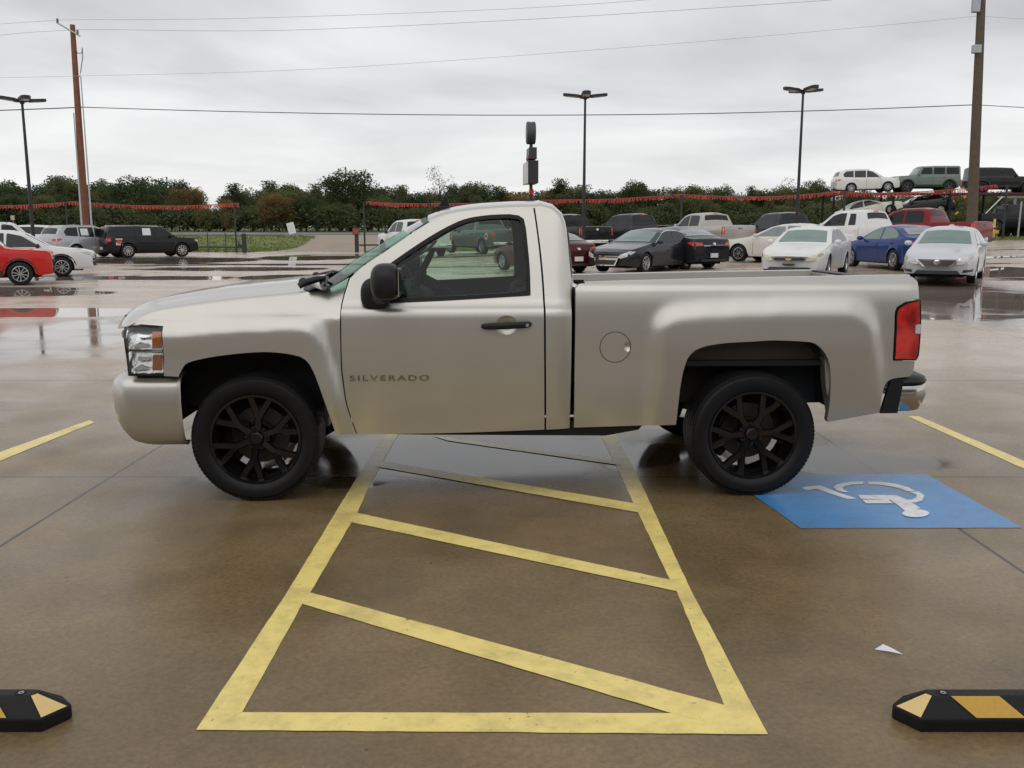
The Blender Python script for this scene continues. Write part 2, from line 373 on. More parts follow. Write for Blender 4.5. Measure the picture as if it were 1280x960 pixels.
    # small dark specks and stains
    vo = N('ShaderNodeTexVoronoi'); vo.inputs['Scale'].default_value = 3.4; L(pos, vo.inputs[0])
    lt = N('ShaderNodeMapRange'); lt.inputs[1].default_value = .018; lt.inputs[2].default_value = .03; lt.inputs[3].default_value = .35; lt.inputs[4].default_value = 1; L(vo.outputs[0], lt.inputs[0])
    sps = N('ShaderNodeVectorMath'); sps.operation = 'SCALE'; L(mxf.outputs[2], sps.inputs[0]); L(lt.outputs[0], sps.inputs['Scale'])
    # slab joints
    def joint(sock, off, period, w):
        a = N('ShaderNodeMath'); a.inputs[1].default_value = off; L(sock, a.inputs[0])
        mo = N('ShaderNodeMath'); mo.operation = 'PINGPONG'; mo.inputs[1].default_value = period/2; L(a.outputs[0], mo.inputs[0])
        r = N('ShaderNodeMapRange'); r.inputs[1].default_value = w; r.inputs[2].default_value = w*2.2; r.inputs[3].default_value = 1; r.inputs[4].default_value = 0
        L(mo.outputs[0], r.inputs[0]); return r.outputs[0]
    jx = joint(sp.outputs[0], -(gnd(0, 684).x), abs(gnd(0, 684).x-gnd(1280, 717).x), .0065)
    jy = joint(sp.outputs[1], -gnd(640, 597).y+40*(gnd(640, 476).y-gnd(640, 597).y), gnd(640, 476).y-gnd(640, 597).y, .0065)
    jm = N('ShaderNodeMath'); jm.operation = 'MAXIMUM'; L(jx, jm.inputs[0]); L(jy, jm.inputs[1])
    jf = N('ShaderNodeMapRange'); jf.inputs[1].default_value = 12; jf.inputs[2].default_value = 17; jf.inputs[3].default_value = 1; jf.inputs[4].default_value = 0; L(sp.outputs[1], jf.inputs[0])
    jj = N('ShaderNodeMath'); jj.operation = 'MULTIPLY'; L(jm.outputs[0], jj.inputs[0]); L(jf.outputs[0], jj.inputs[1])
    mxj = N('ShaderNodeMix'); mxj.data_type = 'RGBA'; mxj.inputs[7].default_value = (.03, .022, .015, 1); L(jj.outputs[0], mxj.inputs[0]); L(sps.outputs[0], mxj.inputs[6])
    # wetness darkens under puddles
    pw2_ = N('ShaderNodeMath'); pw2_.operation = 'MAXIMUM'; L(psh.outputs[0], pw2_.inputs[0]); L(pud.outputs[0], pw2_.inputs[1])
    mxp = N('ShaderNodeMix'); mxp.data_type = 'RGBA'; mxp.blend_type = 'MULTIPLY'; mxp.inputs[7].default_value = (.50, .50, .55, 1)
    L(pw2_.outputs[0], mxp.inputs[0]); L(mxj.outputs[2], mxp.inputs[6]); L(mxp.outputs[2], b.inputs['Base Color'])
    b.inputs['IOR'].default_value = 1.4
    n6 = N('ShaderNodeTexNoise'); n6.inputs['Scale'].default_value = 1.3; n6.inputs['Detail'].default_value = 7; L(pos, n6.inputs[0])
    rr = N('ShaderNodeMapRange'); rr.inputs[1].default_value = .3; rr.inputs[2].default_value = .72; rr.inputs[3].default_value = .15; rr.inputs[4].default_value = .38; L(n6.outputs[0], rr.inputs[0])
    sh1 = N('ShaderNodeMapRange'); sh1.inputs[1].default_value = .38; sh1.inputs[2].default_value = .62; sh1.inputs[3].default_value = .02; sh1.inputs[4].default_value = .12; L(n6.outputs[0], sh1.inputs[0])
    rs = N('ShaderNodeMix'); L(psh.outputs[0], rs.inputs[0]); L(rr.outputs[0], rs.inputs[2]); L(sh1.outputs[0], rs.inputs[3])
    rx = N('ShaderNodeMix'); rx.inputs[3].default_value = .015; L(pud.outputs[0], rx.inputs[0]); L(rs.outputs[0], rx.inputs[2]); L(rx.outputs[0], b.inputs['Roughness'])
    # bump only where not under water
    bh = N('ShaderNodeMath'); bh.operation = 'MULTIPLY'; inv = N('ShaderNodeMath'); inv.operation = 'SUBTRACT'; inv.inputs[0].default_value = 1.0; pws = N('ShaderNodeMath'); pws.operation = 'MULTIPLY'; pws.inputs[1].default_value = .85; L(psh.outputs[0], pws.inputs[0]); pw2 = N('ShaderNodeMath'); pw2.operation = 'MAXIMUM'; L(pws.outputs[0], pw2.inputs[0]); L(pud.outputs[0], pw2.inputs[1])
    L(pw2.outputs[0], inv.inputs[1]); L(n4.outputs[0], bh.inputs[0]); L(inv.outputs[0], bh.inputs[1])
    bp = N('ShaderNodeBump'); bp.inputs['Strength'].default_value = .22; bp.inputs['Distance'].default_value = .004; L(bh.outputs[0], bp.inputs['Height'])
    L(bp.outputs[0], b.inputs['Normal'])
    return m
M_lot = ground_mat()
M_gravel = mat('tan_gravel', (.33, .265, .20), .75, var=.22, vscale=.5, bump=.3, bscale=12)
M_grass = mat('grass_green', (.15, .175, .045), .9, var=.55, vscale=.6, bump=.6, bscale=9)
M_field = mat('roadside_ground', (.14, .15, .06), .9, var=.4, vscale=.3)
M_road = mat('grey_asphalt_road', (.16, .16, .165), .5, var=.12, vscale=.2)
xs = frange(-60, 60, 2.0)
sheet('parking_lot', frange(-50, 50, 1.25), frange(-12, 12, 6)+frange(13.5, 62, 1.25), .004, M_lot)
sheet('ground', [-1500, -700, -300]+frange(-150, 150, 3)+[300, 700, 1500], [-60, -12, 0]+frange(12, 130, 2)+[200, 600, 1800], -.03, M_field)
sheet('entrance_driveway', frange(-20, -8.4, .58), frange(62, 84, 1), .008, M_gravel)
sheet('gravel_strip', frange(14, 50, 1.5), frange(62, 68, 1), .0, M_gravel)
sheet('highway_road', frange(-150, 150, 5), frange(85, 95, 1), .012, M_road)
# grass verges with ragged blades
def verge(label_name, x0, x1, y0, y1, n, seed, keep=None):
    r = random.Random(seed)
    o = sheet(label_name, frange(x0, x1, .5), frange(y0, y1, .5), .02, M_grass, keep=keep)
    vs = []; fs = []
    while len(fs) < n:
        x, y = r.uniform(x0, x1), r.uniform(y0, y1)
        if keep and not keep(x, y): continue
        z = terr(x, y)+.02; a = r.uniform(0, 6.28); h = r.uniform(.05, .16); w = .05
        k = len(vs); dx, dy = math.cos(a)*w, math.sin(a)*w
        vs += [(x-dx, y-dy, z), (x+dx, y+dy, z), (x+r.uniform(-.05, .05), y+r.uniform(-.05, .05), z+h)]; fs.append((k, k+1, k+2))
    t = link('grass', mesh('grass', vs, fs, M_grass)); tag(t, 'short green grass growing on the verge by the fence line', 'grass', kind='stuff')
verge('grass_verge', -34, -15.5, 60.3, 80, 5000, 3, keep=lambda x, y: x < -15.8-(max(0, abs(y-70)-6)*.25))
verge('grass_island', -9.3, 14, 59, 80, 5000, 4)
verge('grass_shoulder', 22, 50, 57.5, 80, 6000, 5)

# ------------------------------------------------------------------ painted markings
def paint_marking(name, col, rough=.35, wear=.0):
    m, nt, b = newmat(name); N = nt.nodes.new; L = nt.links.new
    geo = N('ShaderNodeNewGeometry'); pos = geo.outputs['Position']
    n = N('ShaderNodeTexNoise'); n.inputs['Scale'].default_value = 7; n.inputs['Detail'].default_value = 8; n.inputs['Roughness'].default_value = .7; L(pos, n.inputs[0])
    r = N('ShaderNodeValToRGB'); r.color_ramp.elements[0].position = .28; r.color_ramp.elements[1].position = .55
    r.color_ramp.elements[0].color = rgba([c*(.72-wear) for c in col]); r.color_ramp.elements[1].color = rgba(col)
    L(n.outputs[0], r.inputs[0])
    # scattered chips that let the concrete show
    v = N('ShaderNodeTexNoise'); v.inputs['Scale'].default_value = 26; v.inputs['Detail'].default_value = 6; v.inputs['Roughness'].default_value = .75; L(pos, v.inputs[0])
    mr = N('ShaderNodeMapRange'); mr.inputs[1].default_value = .63; mr.inputs[2].default_value = .69; L(v.outputs[0], mr.inputs[0])
    mx = N('ShaderNodeMix'); mx.data_type = 'RGBA'; mx.inputs[7].default_value = (.16, .12, .08, 1)
    L(mr.outputs[0], mx.inputs[0]); L(r.outputs[0], mx.inputs[6]); L(mx.outputs[2], b.inputs['Base Color'])
    # grime rubbed into the paint by tyres and shoes
    g1 = N('ShaderNodeTexNoise'); g1.inputs['Scale'].default_value = 2.2; g1.inputs['Detail'].default_value = 9; g1.inputs['Roughness'].default_value = .72; L(pos, g1.inputs[0])
    g2 = N('ShaderNodeMapRange'); g2.inputs[1].default_value = .50; g2.inputs[2].default_value = .68; g2.inputs[3].default_value = 0; g2.inputs[4].default_value = .42; L(g1.outputs[0], g2.inputs[0])
    g3 = N('ShaderNodeMix'); g3.data_type = 'RGBA'; g3.inputs[7].default_value = (.22, .17, .10, 1); L(g2.outputs[0], g3.inputs[0]); L(mx.outputs[2], g3.inputs[6]); L(g3.outputs[2], b.inputs['Base Color'])
    n2 = N('ShaderNodeTexNoise'); n2.inputs['Scale'].default_value = 60; L(pos, n2.inputs[0])
    bp = N('ShaderNodeBump'); bp.inputs['Strength'].default_value = .2; bp.inputs['Distance'].default_value = .003; L(n2.outputs[0], bp.inputs['Height']); L(bp.outputs[0], b.inputs['Normal'])
    # water film over the paint under the truck: smoother there
    dist = ellipses_mask(nt, pos, [SHEEN[0]])
    pm = N('ShaderNodeMapRange'); pm.interpolation_type = 'SMOOTHSTEP'; pm.inputs[1].default_value = 1.1; pm.inputs[2].default_value = .7; L(dist, pm.inputs[0])
    rx = N('ShaderNodeMix'); rx.inputs[2].default_value = rough; rx.inputs[3].default_value = .28; L(pm.outputs[0], rx.inputs[0]); L(rx.outputs[0], b.inputs['Roughness'])
    bs = N('ShaderNodeMapRange'); bs.inputs[3].default_value = .2; bs.inputs[4].default_value = .0; L(pm.outputs[0], bs.inputs[0]); L(bs.outputs[0], bp.inputs['Strength'])
    return m
M_yellow = paint_marking('yellow_line_paint', (.95, .76, .25))
M_blue = paint_marking('blue_pad_paint', (.065, .27, .60), .3)
M_symwhite = paint_marking('white_symbol_paint', (.88, .89, .90), .35)
def subdiv_poly(pts, step=.07, jit=.004, seed=1):
    r = random.Random(seed); out = []
    for i in range(len(pts)):
        a = Vector(pts[i]); b = Vector(pts[(i+1) % len(pts)]); n = max(1, int((b-a).length/step))
        for k in range(n):
            p = a.lerp(b, k/n)
            if k: p = p+Vector((r.uniform(-jit, jit), r.uniform(-jit, jit), 0))
            out.append(p)
    return out
def markpoly(mb, pxs, z, jit=.0022, seed=1):
    pts = [gnd(x, y, 0) for x, y in pxs]; pts = subdiv_poly(pts, .08, jit*.75, seed)
    n = len(mb.v); mb.v += [Vector((p.x, p.y, z)) for p in pts]; mb.f.append(tuple(range(n, n+len(pts)))); mb.m.append(0)
mb = MB(); Z1 = .0062
polys = [
    [(245, 914.5), (303, 892), (380, 753), (388, 742), (440, 653), (447, 642), (460, 612), (495, 548), (500, 541), (484, 541), (478, 548), (440, 608), (360, 740)],
    [(960, 920), (907, 888), (846, 741), (838, 727), (797, 641), (793, 633), (778, 600), (748, 538), (766, 538), (799, 600), (864, 740)],
    ]
for i, p in enumerate(polys): markpoly(mb, p, Z1, seed=i)
for i, p in enumerate([
    [(245, 914.5), (960, 920), (908, 884), (895, 893.5), (303, 892.5)],
    [(383, 741), (907, 884), (925, 893), (880, 903), (850, 897), (372, 755)],
    [(444, 642), (840, 727), (846, 741), (438, 654)],
    [(474, 577), (795, 631), (798, 642), (468, 584)],
    [(540, 545.5), (775, 577), (777, 583), (560, 552)]]): markpoly(mb, p, Z1+.0006+.0004*i, seed=10+i)
hatch = mb.build('hatched_bay_marking', M_yellow, fix=False); tag(hatch, 'yellow painted hatched access bay on the wet concrete under the silver pickup', 'road marking')
for nm, p, lb in (('parking_line', [(-60, 589), (-60, 597), (0, 577), (118, 529), (112, 526), (0, 566)], 'yellow painted parking line on the left of the lot, ahead of the front bumper'),
                  ('parking_line', [(1134, 521), (1148, 521), (1280, 577), (1360, 611), (1360, 622), (1280, 587)], 'yellow painted parking line on the right, behind the rear bumper')):
    mb = MB(); markpoly(mb, p, Z1, seed=5); tag(mb.build(nm, M_yellow, fix=False), lb, 'road marking', 'parking lines')
mb = MB(); markpoly(mb, [(1001, 661.5), (1278, 661), (1158, 594), (905, 594)], Z1, seed=8)
pad = mb.build('accessible_parking_pad', M_blue, fix=False); tag(pad, 'blue painted square with a white wheelchair symbol behind the rear wheel', 'road marking')
# wheelchair symbol, stencilled in pieces (read upside-down from the camera)
def z8(x, y): return (960+x/4, 500+y/4)
sym = MB()
def ringpiece(outer, inner): return [z8(*p) for p in outer]+[z8(*p) for p in reversed(inner)]
pieces = [
    [(170, 445), (190, 438), (262, 433), (275, 438), (355, 470), (445, 498), (395, 501), (325, 478), (245, 450), (190, 456)],
    ringpiece([(385, 468), (345, 458), (328, 443), (340, 430), (375, 420), (425, 414), (478, 413)], [(402, 466), (378, 455), (372, 446), (385, 436), (420, 429), (475, 426)]),
    ringpiece([(500, 414), (560, 415), (640, 425), (700, 442), (738, 462)], [(503, 428), (550, 429), (610, 437), (660, 449), (695, 462)]),
    ringpiece([(700, 465), (755, 464), (782, 485), (770, 510), (735, 520), (715, 516)], [(738, 478), (744, 484), (738, 495), (722, 503), (690, 506)][::1]),
    [(450, 482), (640, 482), (700, 507), (762, 548), (690, 565), (676, 555), (652, 535), (610, 505), (465, 501)],
    [(470, 505), (600, 505), (628, 524), (490, 524)],
]
for i, p in enumerate(pieces):
    q = p if p[0][0] > 900 else [z8(*c) for c in p]
    markpoly(sym, q, Z1+.0015+.0003*i, jit=.0015, seed=30+i)
head = [z8(738+68*math.cos(t/16*6.283)-abs(math.sin(t/16*3.14))*0, 574+20*math.sin(t/16*6.283)) for t in range(16)]
markpoly(sym, head, Z1+.0036, jit=.001, seed=50)
sym.build('wheelchair_symbol', M_symwhite, pad, fix=False)

# white paper scrap and leaf litter
p0 = gnd(1109, 817)
mb = MB(); mb.add([(p0.x-.045, p0.y+.012, .012), (p0.x-.01, p0.y+.02, .03), (p0.x+.015, p0.y+.008, .022), (p0.x+.048, p0.y-.03, .012), (p0.x+.0, p0.y-.014, .016)], [(0, 4, 1), (1, 4, 2), (2, 4, 3)])
tag(mb.build('paper_scrap', M_white_sheet, fix=False), 'small crumpled white paper scrap lying on the wet concrete', 'litter')

# ------------------------------------------------------------------ panel toolkit
def spl(pts, step=.03):
    """Catmull-Rom through 2D points, resampled"""
    P = [Vector((p[0], p[1])) for p in pts]
    if len(P) < 3:
        n = max(1, int((P[1]-P[0]).length/step)); return [P[0].lerp(P[1], k/n) for k in range(n+1)]
    out = []
    for i in range(len(P)-1):
        a = P[max(i-1, 0)]; b = P[i]; c = P[i+1]; d = P[min(i+2, len(P)-1)]
        n = max(1, int((c-b).length/step))
        for k in range(n):
            t = k/n
            m1 = (c-a)*.5; m2 = (d-b)*.5
            out.append((2*t**3-3*t**2+1)*b+(t**3-2*t**2+t)*m1+(-2*t**3+3*t**2)*c+(t**3-t**2)*m2)
    out.append(P[-1]); return out
def outline(*segs, step=.03):
    out = []
    for s in segs:
        for p in spl(s, step):
            if not out or (p-out[-1]).length > 1e-4: out.append(p)
    if (out[0]-out[-1]).length < 1e-4: out.pop()
    return out
def clipgrid(outer, holes=(), sx=.04, sz=.04):
    bm = bmesh.new(); loops = [outer]+list(holes); edges = []; 
    for lp in loops:
        vs = [bm.verts.new((p[0], 0, p[1])) for p in lp]
        for i in range(len(vs)): edges.append(bm.edges.new((vs[i], vs[(i+1) % len(vs)])))
    bmesh.ops.triangle_fill(bm, use_beauty=True, use_dissolve=False, edges=edges)
    X = [p[0] for p in outer]; Z = [p[1] for p in outer]
    for ax, lo, hi, st in ((0, min(X), max(X), sx), (2, min(Z), max(Z), sz)):
        c = lo+st*.5
        while c < hi:
            co = [0, 0, 0]; no = [0, 0, 0]; co[ax] = c+1e-4; no[ax] = 1
            bmesh.ops.bisect_plane(bm, geom=bm.verts[:]+bm.edges[:]+bm.faces[:], dist=1e-6, plane_co=co, plane_no=no)
            c += st
    bmesh.ops.recalc_face_normals(bm, faces=bm.faces[:])
    bm.verts.index_update()
    V = [(v.co.x, v.co.z) for v in bm.verts]; F = [[v.index for v in f.verts] for f in bm.faces]
    B = []
    for e in bm.edges:
        if len(e.link_faces) == 1: B.append((e.verts[0].index, e.verts[1].index))
    bm.free(); return V, F, B
def panel_mesh(name, outer, holes, wf, m, side=-1, rim=.03, sx=.04, sz=.04, zshift=0, off=0):
    """a body panel: outline in (x,z), bulged by half width wf, analytic smooth normals, turned-in edges"""
    V, F, B = clipgrid(outer, holes, sx, sz); h = .009
    vs = [Vector((x, side*(wf(x, z)+off), z+zshift)) for x, z in V]; nr = []
    for x, z in V:
        dx = (wf(x+h, z)-wf(x-h, z))/(2*h); dz = (wf(x, z+h)-wf(x, z-h))/(2*h); nr.append(Vector((-dx, side, -dz)).normalized())
    faces = []; loops = []
    for f in F:
        a, b, c = vs[f[0]], vs[f[1]], vs[f[2]]
        n = (b-a).cross(c-a)
        if n.y*side < 0: f = f[::-1]
        faces.append(f); loops += [nr[i] for i in f]
    if rim:
        base = len(vs); idx = {}
        for a, b in B:
            for i in (a, b):
                if i not in idx: idx[i] = len(vs); p = vs[i]; vs.append(p.copy())
        top = dict(idx)
        bot = {}
        for i in top: bot[i] = len(vs); p = vs[i]; vs.append(Vector((p.x, p.y-side*rim, p.z)))
        for a, b in B:
            f = (top[a], top[b], bot[b], bot[a]); n = (vs[f[1]]-vs[f[0]]).cross(vs[f[2]]-vs[f[0]])
            n = n.normalized() if n.length > 0 else Vector((0, side, 0))
            faces.append(f); loops += [n]*4
    me = bpy.data.meshes.new(name); me.from_pydata([tuple(v) for v in vs], [], faces); me.materials.append(m)
    me.polygons.foreach_set('use_smooth', [True]*len(me.polygons))
    if len(me.loops) == len(loops): me.normals_split_custom_set([tuple(n) for n in loops])
    me.update(); return me
def herm(pts):
    P = sorted(pts); n = len(P); S = []
    for i in range(n):
        if i == 0: S.append((P[1][1]-P[0][1])/(P[1][0]-P[0][0]))
        elif i == n-1: S.append((P[-1][1]-P[-2][1])/(P[-1][0]-P[-2][0]))
        else:
            a = (P[i][1]-P[i-1][1])/(P[i][0]-P[i-1][0]); b = (P[i+1][1]-P[i][1])/(P[i+1][0]-P[i][0])
            S.append(0 if a*b <= 0 else 2*a*b/(a+b))
    def f(x):
        if x <= P[0][0]: return P[0][1]+S[0]*(x-P[0][0])
        if x >= P[-1][0]: return P[-1][1]+S[-1]*(x-P[-1][0])
        for i in range(n-1):
            if x <= P[i+1][0]:
                h = P[i+1][0]-P[i][0]; t = (x-P[i][0])/h
                return (2*t**3-3*t**2+1)*P[i][1]+(t**3-2*t**2+t)*h*S[i]+(-2*t**3+3*t**2)*P[i+1][1]+(t**3-t**2)*h*S[i+1]
    return f
def sstep(a, b, x):
    t = min(1, max(0, (x-a)/(b-a))); return t*t*(3-2*t)
def sdpoly(poly):
    P = [(p[0], p[1]) for p in poly]; n = len(P)
    def f(x, z):
        d = 1e9; ins = False
        for i in range(n):
            ax, az = P[i]; bx, bz = P[(i+1) % n]
            ex, ez = bx-ax, bz-az; wx, wz = x-ax, z-az
            t = max(0, min(1, (wx*ex+wz*ez)/(ex*ex+ez*ez+1e-12)))
            qx, qz = wx-ex*t, wz-ez*t; d = min(d, qx*qx+qz*qz)
            if (az > z) != (bz > z) and x < (bx-ax)*(z-az)/(bz-az)+ax: ins = not ins
        d = math.sqrt(d); return -d if ins else d
    return f

# ------------------------------------------------------------------ THE PICKUP
pf = gnd(318, 628); pr = gnd(940, 621)
T_YAW = math.atan2(pr.y-pf.y, pr.x-pf.x)
HALFT = .955
mid = (pf+pr)/2; T_O = Vector((mid.x-math.sin(T_YAW)*HALFT, mid.y+math.cos(T_YAW)*HALFT, 0))
TM = Matrix.Translation(T_O) @ Matrix.Rotation(T_YAW, 4, 'Z'); TMI = TM.inverted()
LC = TMI @ CAM; LR = TMI.to_3x3()
def tl(px, py, wf):
    d = LR @ ray(px, py); y = -.98
    for _ in range(8):
        t = (y-LC.y)/d.y; x = LC.x+d.x*t; z = LC.z+d.z*t; y = -wf(x, z)
    return (x, z)
def tly(px, py, y): 
    d = LR @ ray(px, py); t = (y-LC.y)/d.y; return (LC.x+d.x*t, LC.z+d.z*t)
WB = (pr-pf).length
truck = thing('pickup_truck', 'champagne silver single cab pickup with black wheels parked across the yellow hatched bay', 'pickup truck', T_O, T_YAW)

low = [(.25, .915), (.42, .938), (.6, .957), (.85, .972), (1.02, .977), (1.10, .974)]
_cab = herm(low+[(1.145, .966), (1.175, .935), (1.20, .915), (1.235, .902), (1.45, .835), (1.64, .765), (1.70, .738), (1.76, .700), (1.80, .66)])
_bed = herm(low+[(1.18, .968), (1.235, .960), (1.27, .952), (1.295, .935), (1.312, .912)])
_fen = herm(low+[(1.12, .960), (1.17, .93), (1.21, .90), (1.25, .87)])
def w0_cab(x, z): 
    w = _cab(z)
    # rear cab corner rolls in
    return w
wfl = lambda x, z: .985
# blisters round the wheels
def PT(pts, wf=wfl): return [tl(px, py, wf) for px, py in pts]
fb = PT([(100, 412), (205, 411), (280, 405), (355, 401.5), (382, 402), (396, 409), (406, 430), (418, 468), (432, 545), (438, 600), (100, 600)])
rb = PT([(800, 600), (811, 540), (816, 470), (819, 418), (824, 402), (838, 392), (876, 387), (940, 384), (1005, 381), (1066, 381), (1084, 389), (1093, 402), (1099, 440), (1103, 480), (1100, 600)])
import numpy as np
def softmask(poly, sig):
    """blurred inside-mask of a polygon on a 1 cm grid, read back with bilinear lookup"""
    P = [(p[0], p[1]) for p in poly]; x0 = min(p[0] for p in P)-.3; z0 = .1; cell = .01
    nx = int((max(p[0] for p in P)+.3-x0)/cell); nz = int(1.5/cell)
    X, Z = np.meshgrid(x0+cell*np.arange(nx), z0+cell*np.arange(nz), indexing='ij'); ins = np.zeros(X.shape, bool)
    for i in range(len(P)):
        ax, az = P[i]; bx, bz = P[(i+1) % len(P)]
        if abs(bz-az) < 1e-9: continue
        c = ((az > Z) != (bz > Z)) & (X < (bx-ax)*(Z-az)/(bz-az)+ax); ins ^= c
    g = ins.astype(float); r = int(3.2*sig/cell); k = np.exp(-.5*(np.arange(-r, r+1)*cell/sig)**2); k /= k.sum()
    for ax in (0, 1): g = np.apply_along_axis(lambda v: np.convolve(np.pad(v, r, mode='edge'), k, mode='valid'), ax, g)
    g = g.tolist()
    def f(x, z):
        u = min(max((x-x0)/cell, 0), nx-2.001); v = min(max((z-z0)/cell, 0), nz-2.001); i, j = int(u), int(v); u -= i; v -= j
        return (g[i][j]*(1-u)+g[i+1][j]*u)*(1-v)+(g[i][j+1]*(1-u)+g[i+1][j+1]*u)*v
    return f
fbs = softmask(spl(fb+[fb[0]], .08)[:-1], .030); rbs = softmask(spl(rb+[rb[0]], .08)[:-1], .034)
farch = PT([(225, 473), (224, 467), (230, 457), (242, 451), (280, 444), (330, 440), (366, 443.5), (382, 450), (392, 465), (405, 500), (420, 543)])
rarch = PT([(845, 531), (850, 487), (855, 461), (863, 443), (878, 434), (906, 429), (940, 427), (967, 425.5), (1005, 427), (1020, 430), (1031, 441), (1037, 456), (1038.5, 480), (1037, 505), (1034, 524)])
XN, XR = -2.05, 2.40
def w_fen(x, z):
    w = _fen(z)-.030*sstep(.5, .9, z)
    fade = sstep(.35, .75, z)
    w += .052*fbs(x, z)*(.45+.55*fade)
    if x < XN: w -= .55*(XN-x)**2+1.2*(XN-x)**3
    return w
def w_bed(x, z):
    w = _bed(z)-.018*sstep(.5, .9, z)
    w += .036*rbs(x, z)*(.35+.65*sstep(.45, .95, z))
    if x > XR: w -= 1.6*(x-XR)**2
    return w
HND = tl(633, 407, lambda x, z: .97)
CX1 = tl(694, 400, lambda x, z: .97)[0]
def w_cab(x, z):
    w = _cab(z)-.0*sstep(.5, .9, z)
    # front edge meets the fender flare
    xf = tlx_f
    if x > CX1: w -= 2.2*(x-CX1)**2
    return w
tlx_f = tl(428, 440, lambda x, z: .97)[0]

def both(name, outer, holes, wf, m, parent, sx=.04, sz=.04, rim=.03, label=None, drop=0, off=0):
    obs = []
    for s, zs in ((-1, 0), (1, -drop)):
        o = link(name, panel_mesh(name, outer, holes, wf, m, s, rim, sx, sz, zs, off), parent); obs.append(o)
        if label: o['label'] = label[0 if s < 0 else 1]
    return obs

def TP(pts, wf): return [tl(px, py, wf) for px, py in pts]
# --- fender
hood_seam = [(168, 404), (175, 398.5), (190, 391.5), (210, 387), (245, 381.5), (300, 375), (340, 371), (372, 368.5)]
f_out = outline(TP([(205, 470), (204.5, 440), (204, 407.5)], w_fen), TP([(204, 407.5), (168, 404.5)], w_fen), TP(hood_seam, w_fen),
                TP([(372, 368.5), (384, 366), (408, 363)], w_fen), TP([(408, 363), (436, 347)], w_fen),
                TP([(436, 347), (431.5, 362), (426.5, 380), (425, 405), (426, 455), (428, 475), (433, 507), (445.5, 543)], w_fen),
                TP([(445.5, 543), (421, 543)], w_fen), TP([(420, 543), (405, 500), (392, 465), (382, 450), (366, 443.5), (330, 440), (280, 444), (242, 451), (230, 457), (224, 468), (223, 471)], w_fen),
                TP([(223, 471), (205, 470)], w_fen))
fend = both('front_fender', f_out, [], w_fen, M_silver, truck, sx=.03, sz=.025)
# --- door with window opening
ws_edge = [(436.5, 347), (452, 334.5), (476, 318), (500, 302), (520, 288), (538, 277)]
roofline = [(538, 277), (560, 269), (590, 264), (620, 261.5), (650, 260), (668, 260)]
win_out = outline(TP([(488, 377.5), (560, 374.5), (662.5, 368.5)], w_cab), TP([(662.5, 368.5), (661, 330), (656.5, 285)], w_cab),
                  TP([(656.5, 285), (654, 274), (648, 270), (637, 268.5), (607, 270), (580, 275), (553, 287.5), (525, 304.5), (495, 325), (468, 345)], w_cab),
                  TP([(468, 345), (470, 362), (488, 377.5)], w_cab))
door_out = outline(TP([(446.8, 543), (434.5, 507), (429.5, 475), (427.5, 455), (426.5, 405), (428, 380), (433, 362), (437.5, 348)], w_cab),
                   TP([(437.5, 348)]+ws_edge[1:], w_cab), TP(roofline[:-1]+[(666.5, 260)], w_cab),
                   TP([(666.5, 260), (671, 290), (675, 325), (678.5, 370), (680, 430), (680.5, 537)], w_cab), TP([(680.5, 537), (570, 541), (446.8, 543)], w_cab))
hrec = [Vector((HND[0]+.064*math.cos(-t/32*2*math.pi), HND[1]+.003+.056*math.sin(-t/32*2*math.pi))) for t in range(32)]
doors = both('door', door_out, [win_out, hrec], w_cab, M_silver, truck, sx=.035, sz=.0125)
def w_rec(x, z):
    dx, dz = (x-HND[0])/.064, (z-HND[1]-.003)/.056; return w_cab(x, z)-.030*max(0, 1-dx*dx-dz*dz)**.6
for s, dr in ((-1, doors[0]), (1, doors[1])): link('handle_recess', panel_mesh('handle_recess', hrec, [], w_rec, M_silver, s, 0, .009, .009), dr)
# rubber seal round the opening, and the glass
def inset(loop, d):
    n = len(loop); out = []
    area = sum(loop[i][0]*loop[(i+1) % n][1]-loop[(i+1) % n][0]*loop[i][1] for i in range(n)); sg = 1 if area > 0 else -1
    for i in range(n):
        a = Vector(loop[i-1]); b = Vector(loop[i]); c = Vector(loop[(i+1) % n])
        t = (c-a); t = t/(t.length+1e-9); nn = Vector((-t.y, t.x))*sg; out.append(b+nn*d)
    return out
w_in = inset(win_out, .020)
w_seal_out = inset(win_out, -.004)
for dr, s in zip(doors, (-1, 1)):
    o = link('window_seal', panel_mesh('window_seal', w_seal_out, [w_in], w_cab, M_seal, s, .03, .06, .06, 0, .004), dr)
    o = link('window', panel_mesh('window', inset(win_out, .02), [], lambda x, z: _cab(z)-.008, M_glass, s, 0, .08, .05), dr)
# --- cab rear pillar
c_edge = [(676, 258.5), (690, 262), (699, 270), (705, 290), (709.5, 330), (713, 358)]
p_out = outline(TP([(668.5, 259.5), (676, 258.5)], w_cab), TP(c_edge, w_cab), TP([(713, 358), (714, 450), (712, 535)], w_cab), TP([(712, 535), (682.8, 537)], w_cab),
                TP([(682.8, 537), (682.4, 430), (680.8, 370), (677.3, 325), (673, 290), (668.5, 259.5)], w_cab))
both('cab_corner', p_out, [], w_cab, M_silver, truck, sx=.02, sz=.03)
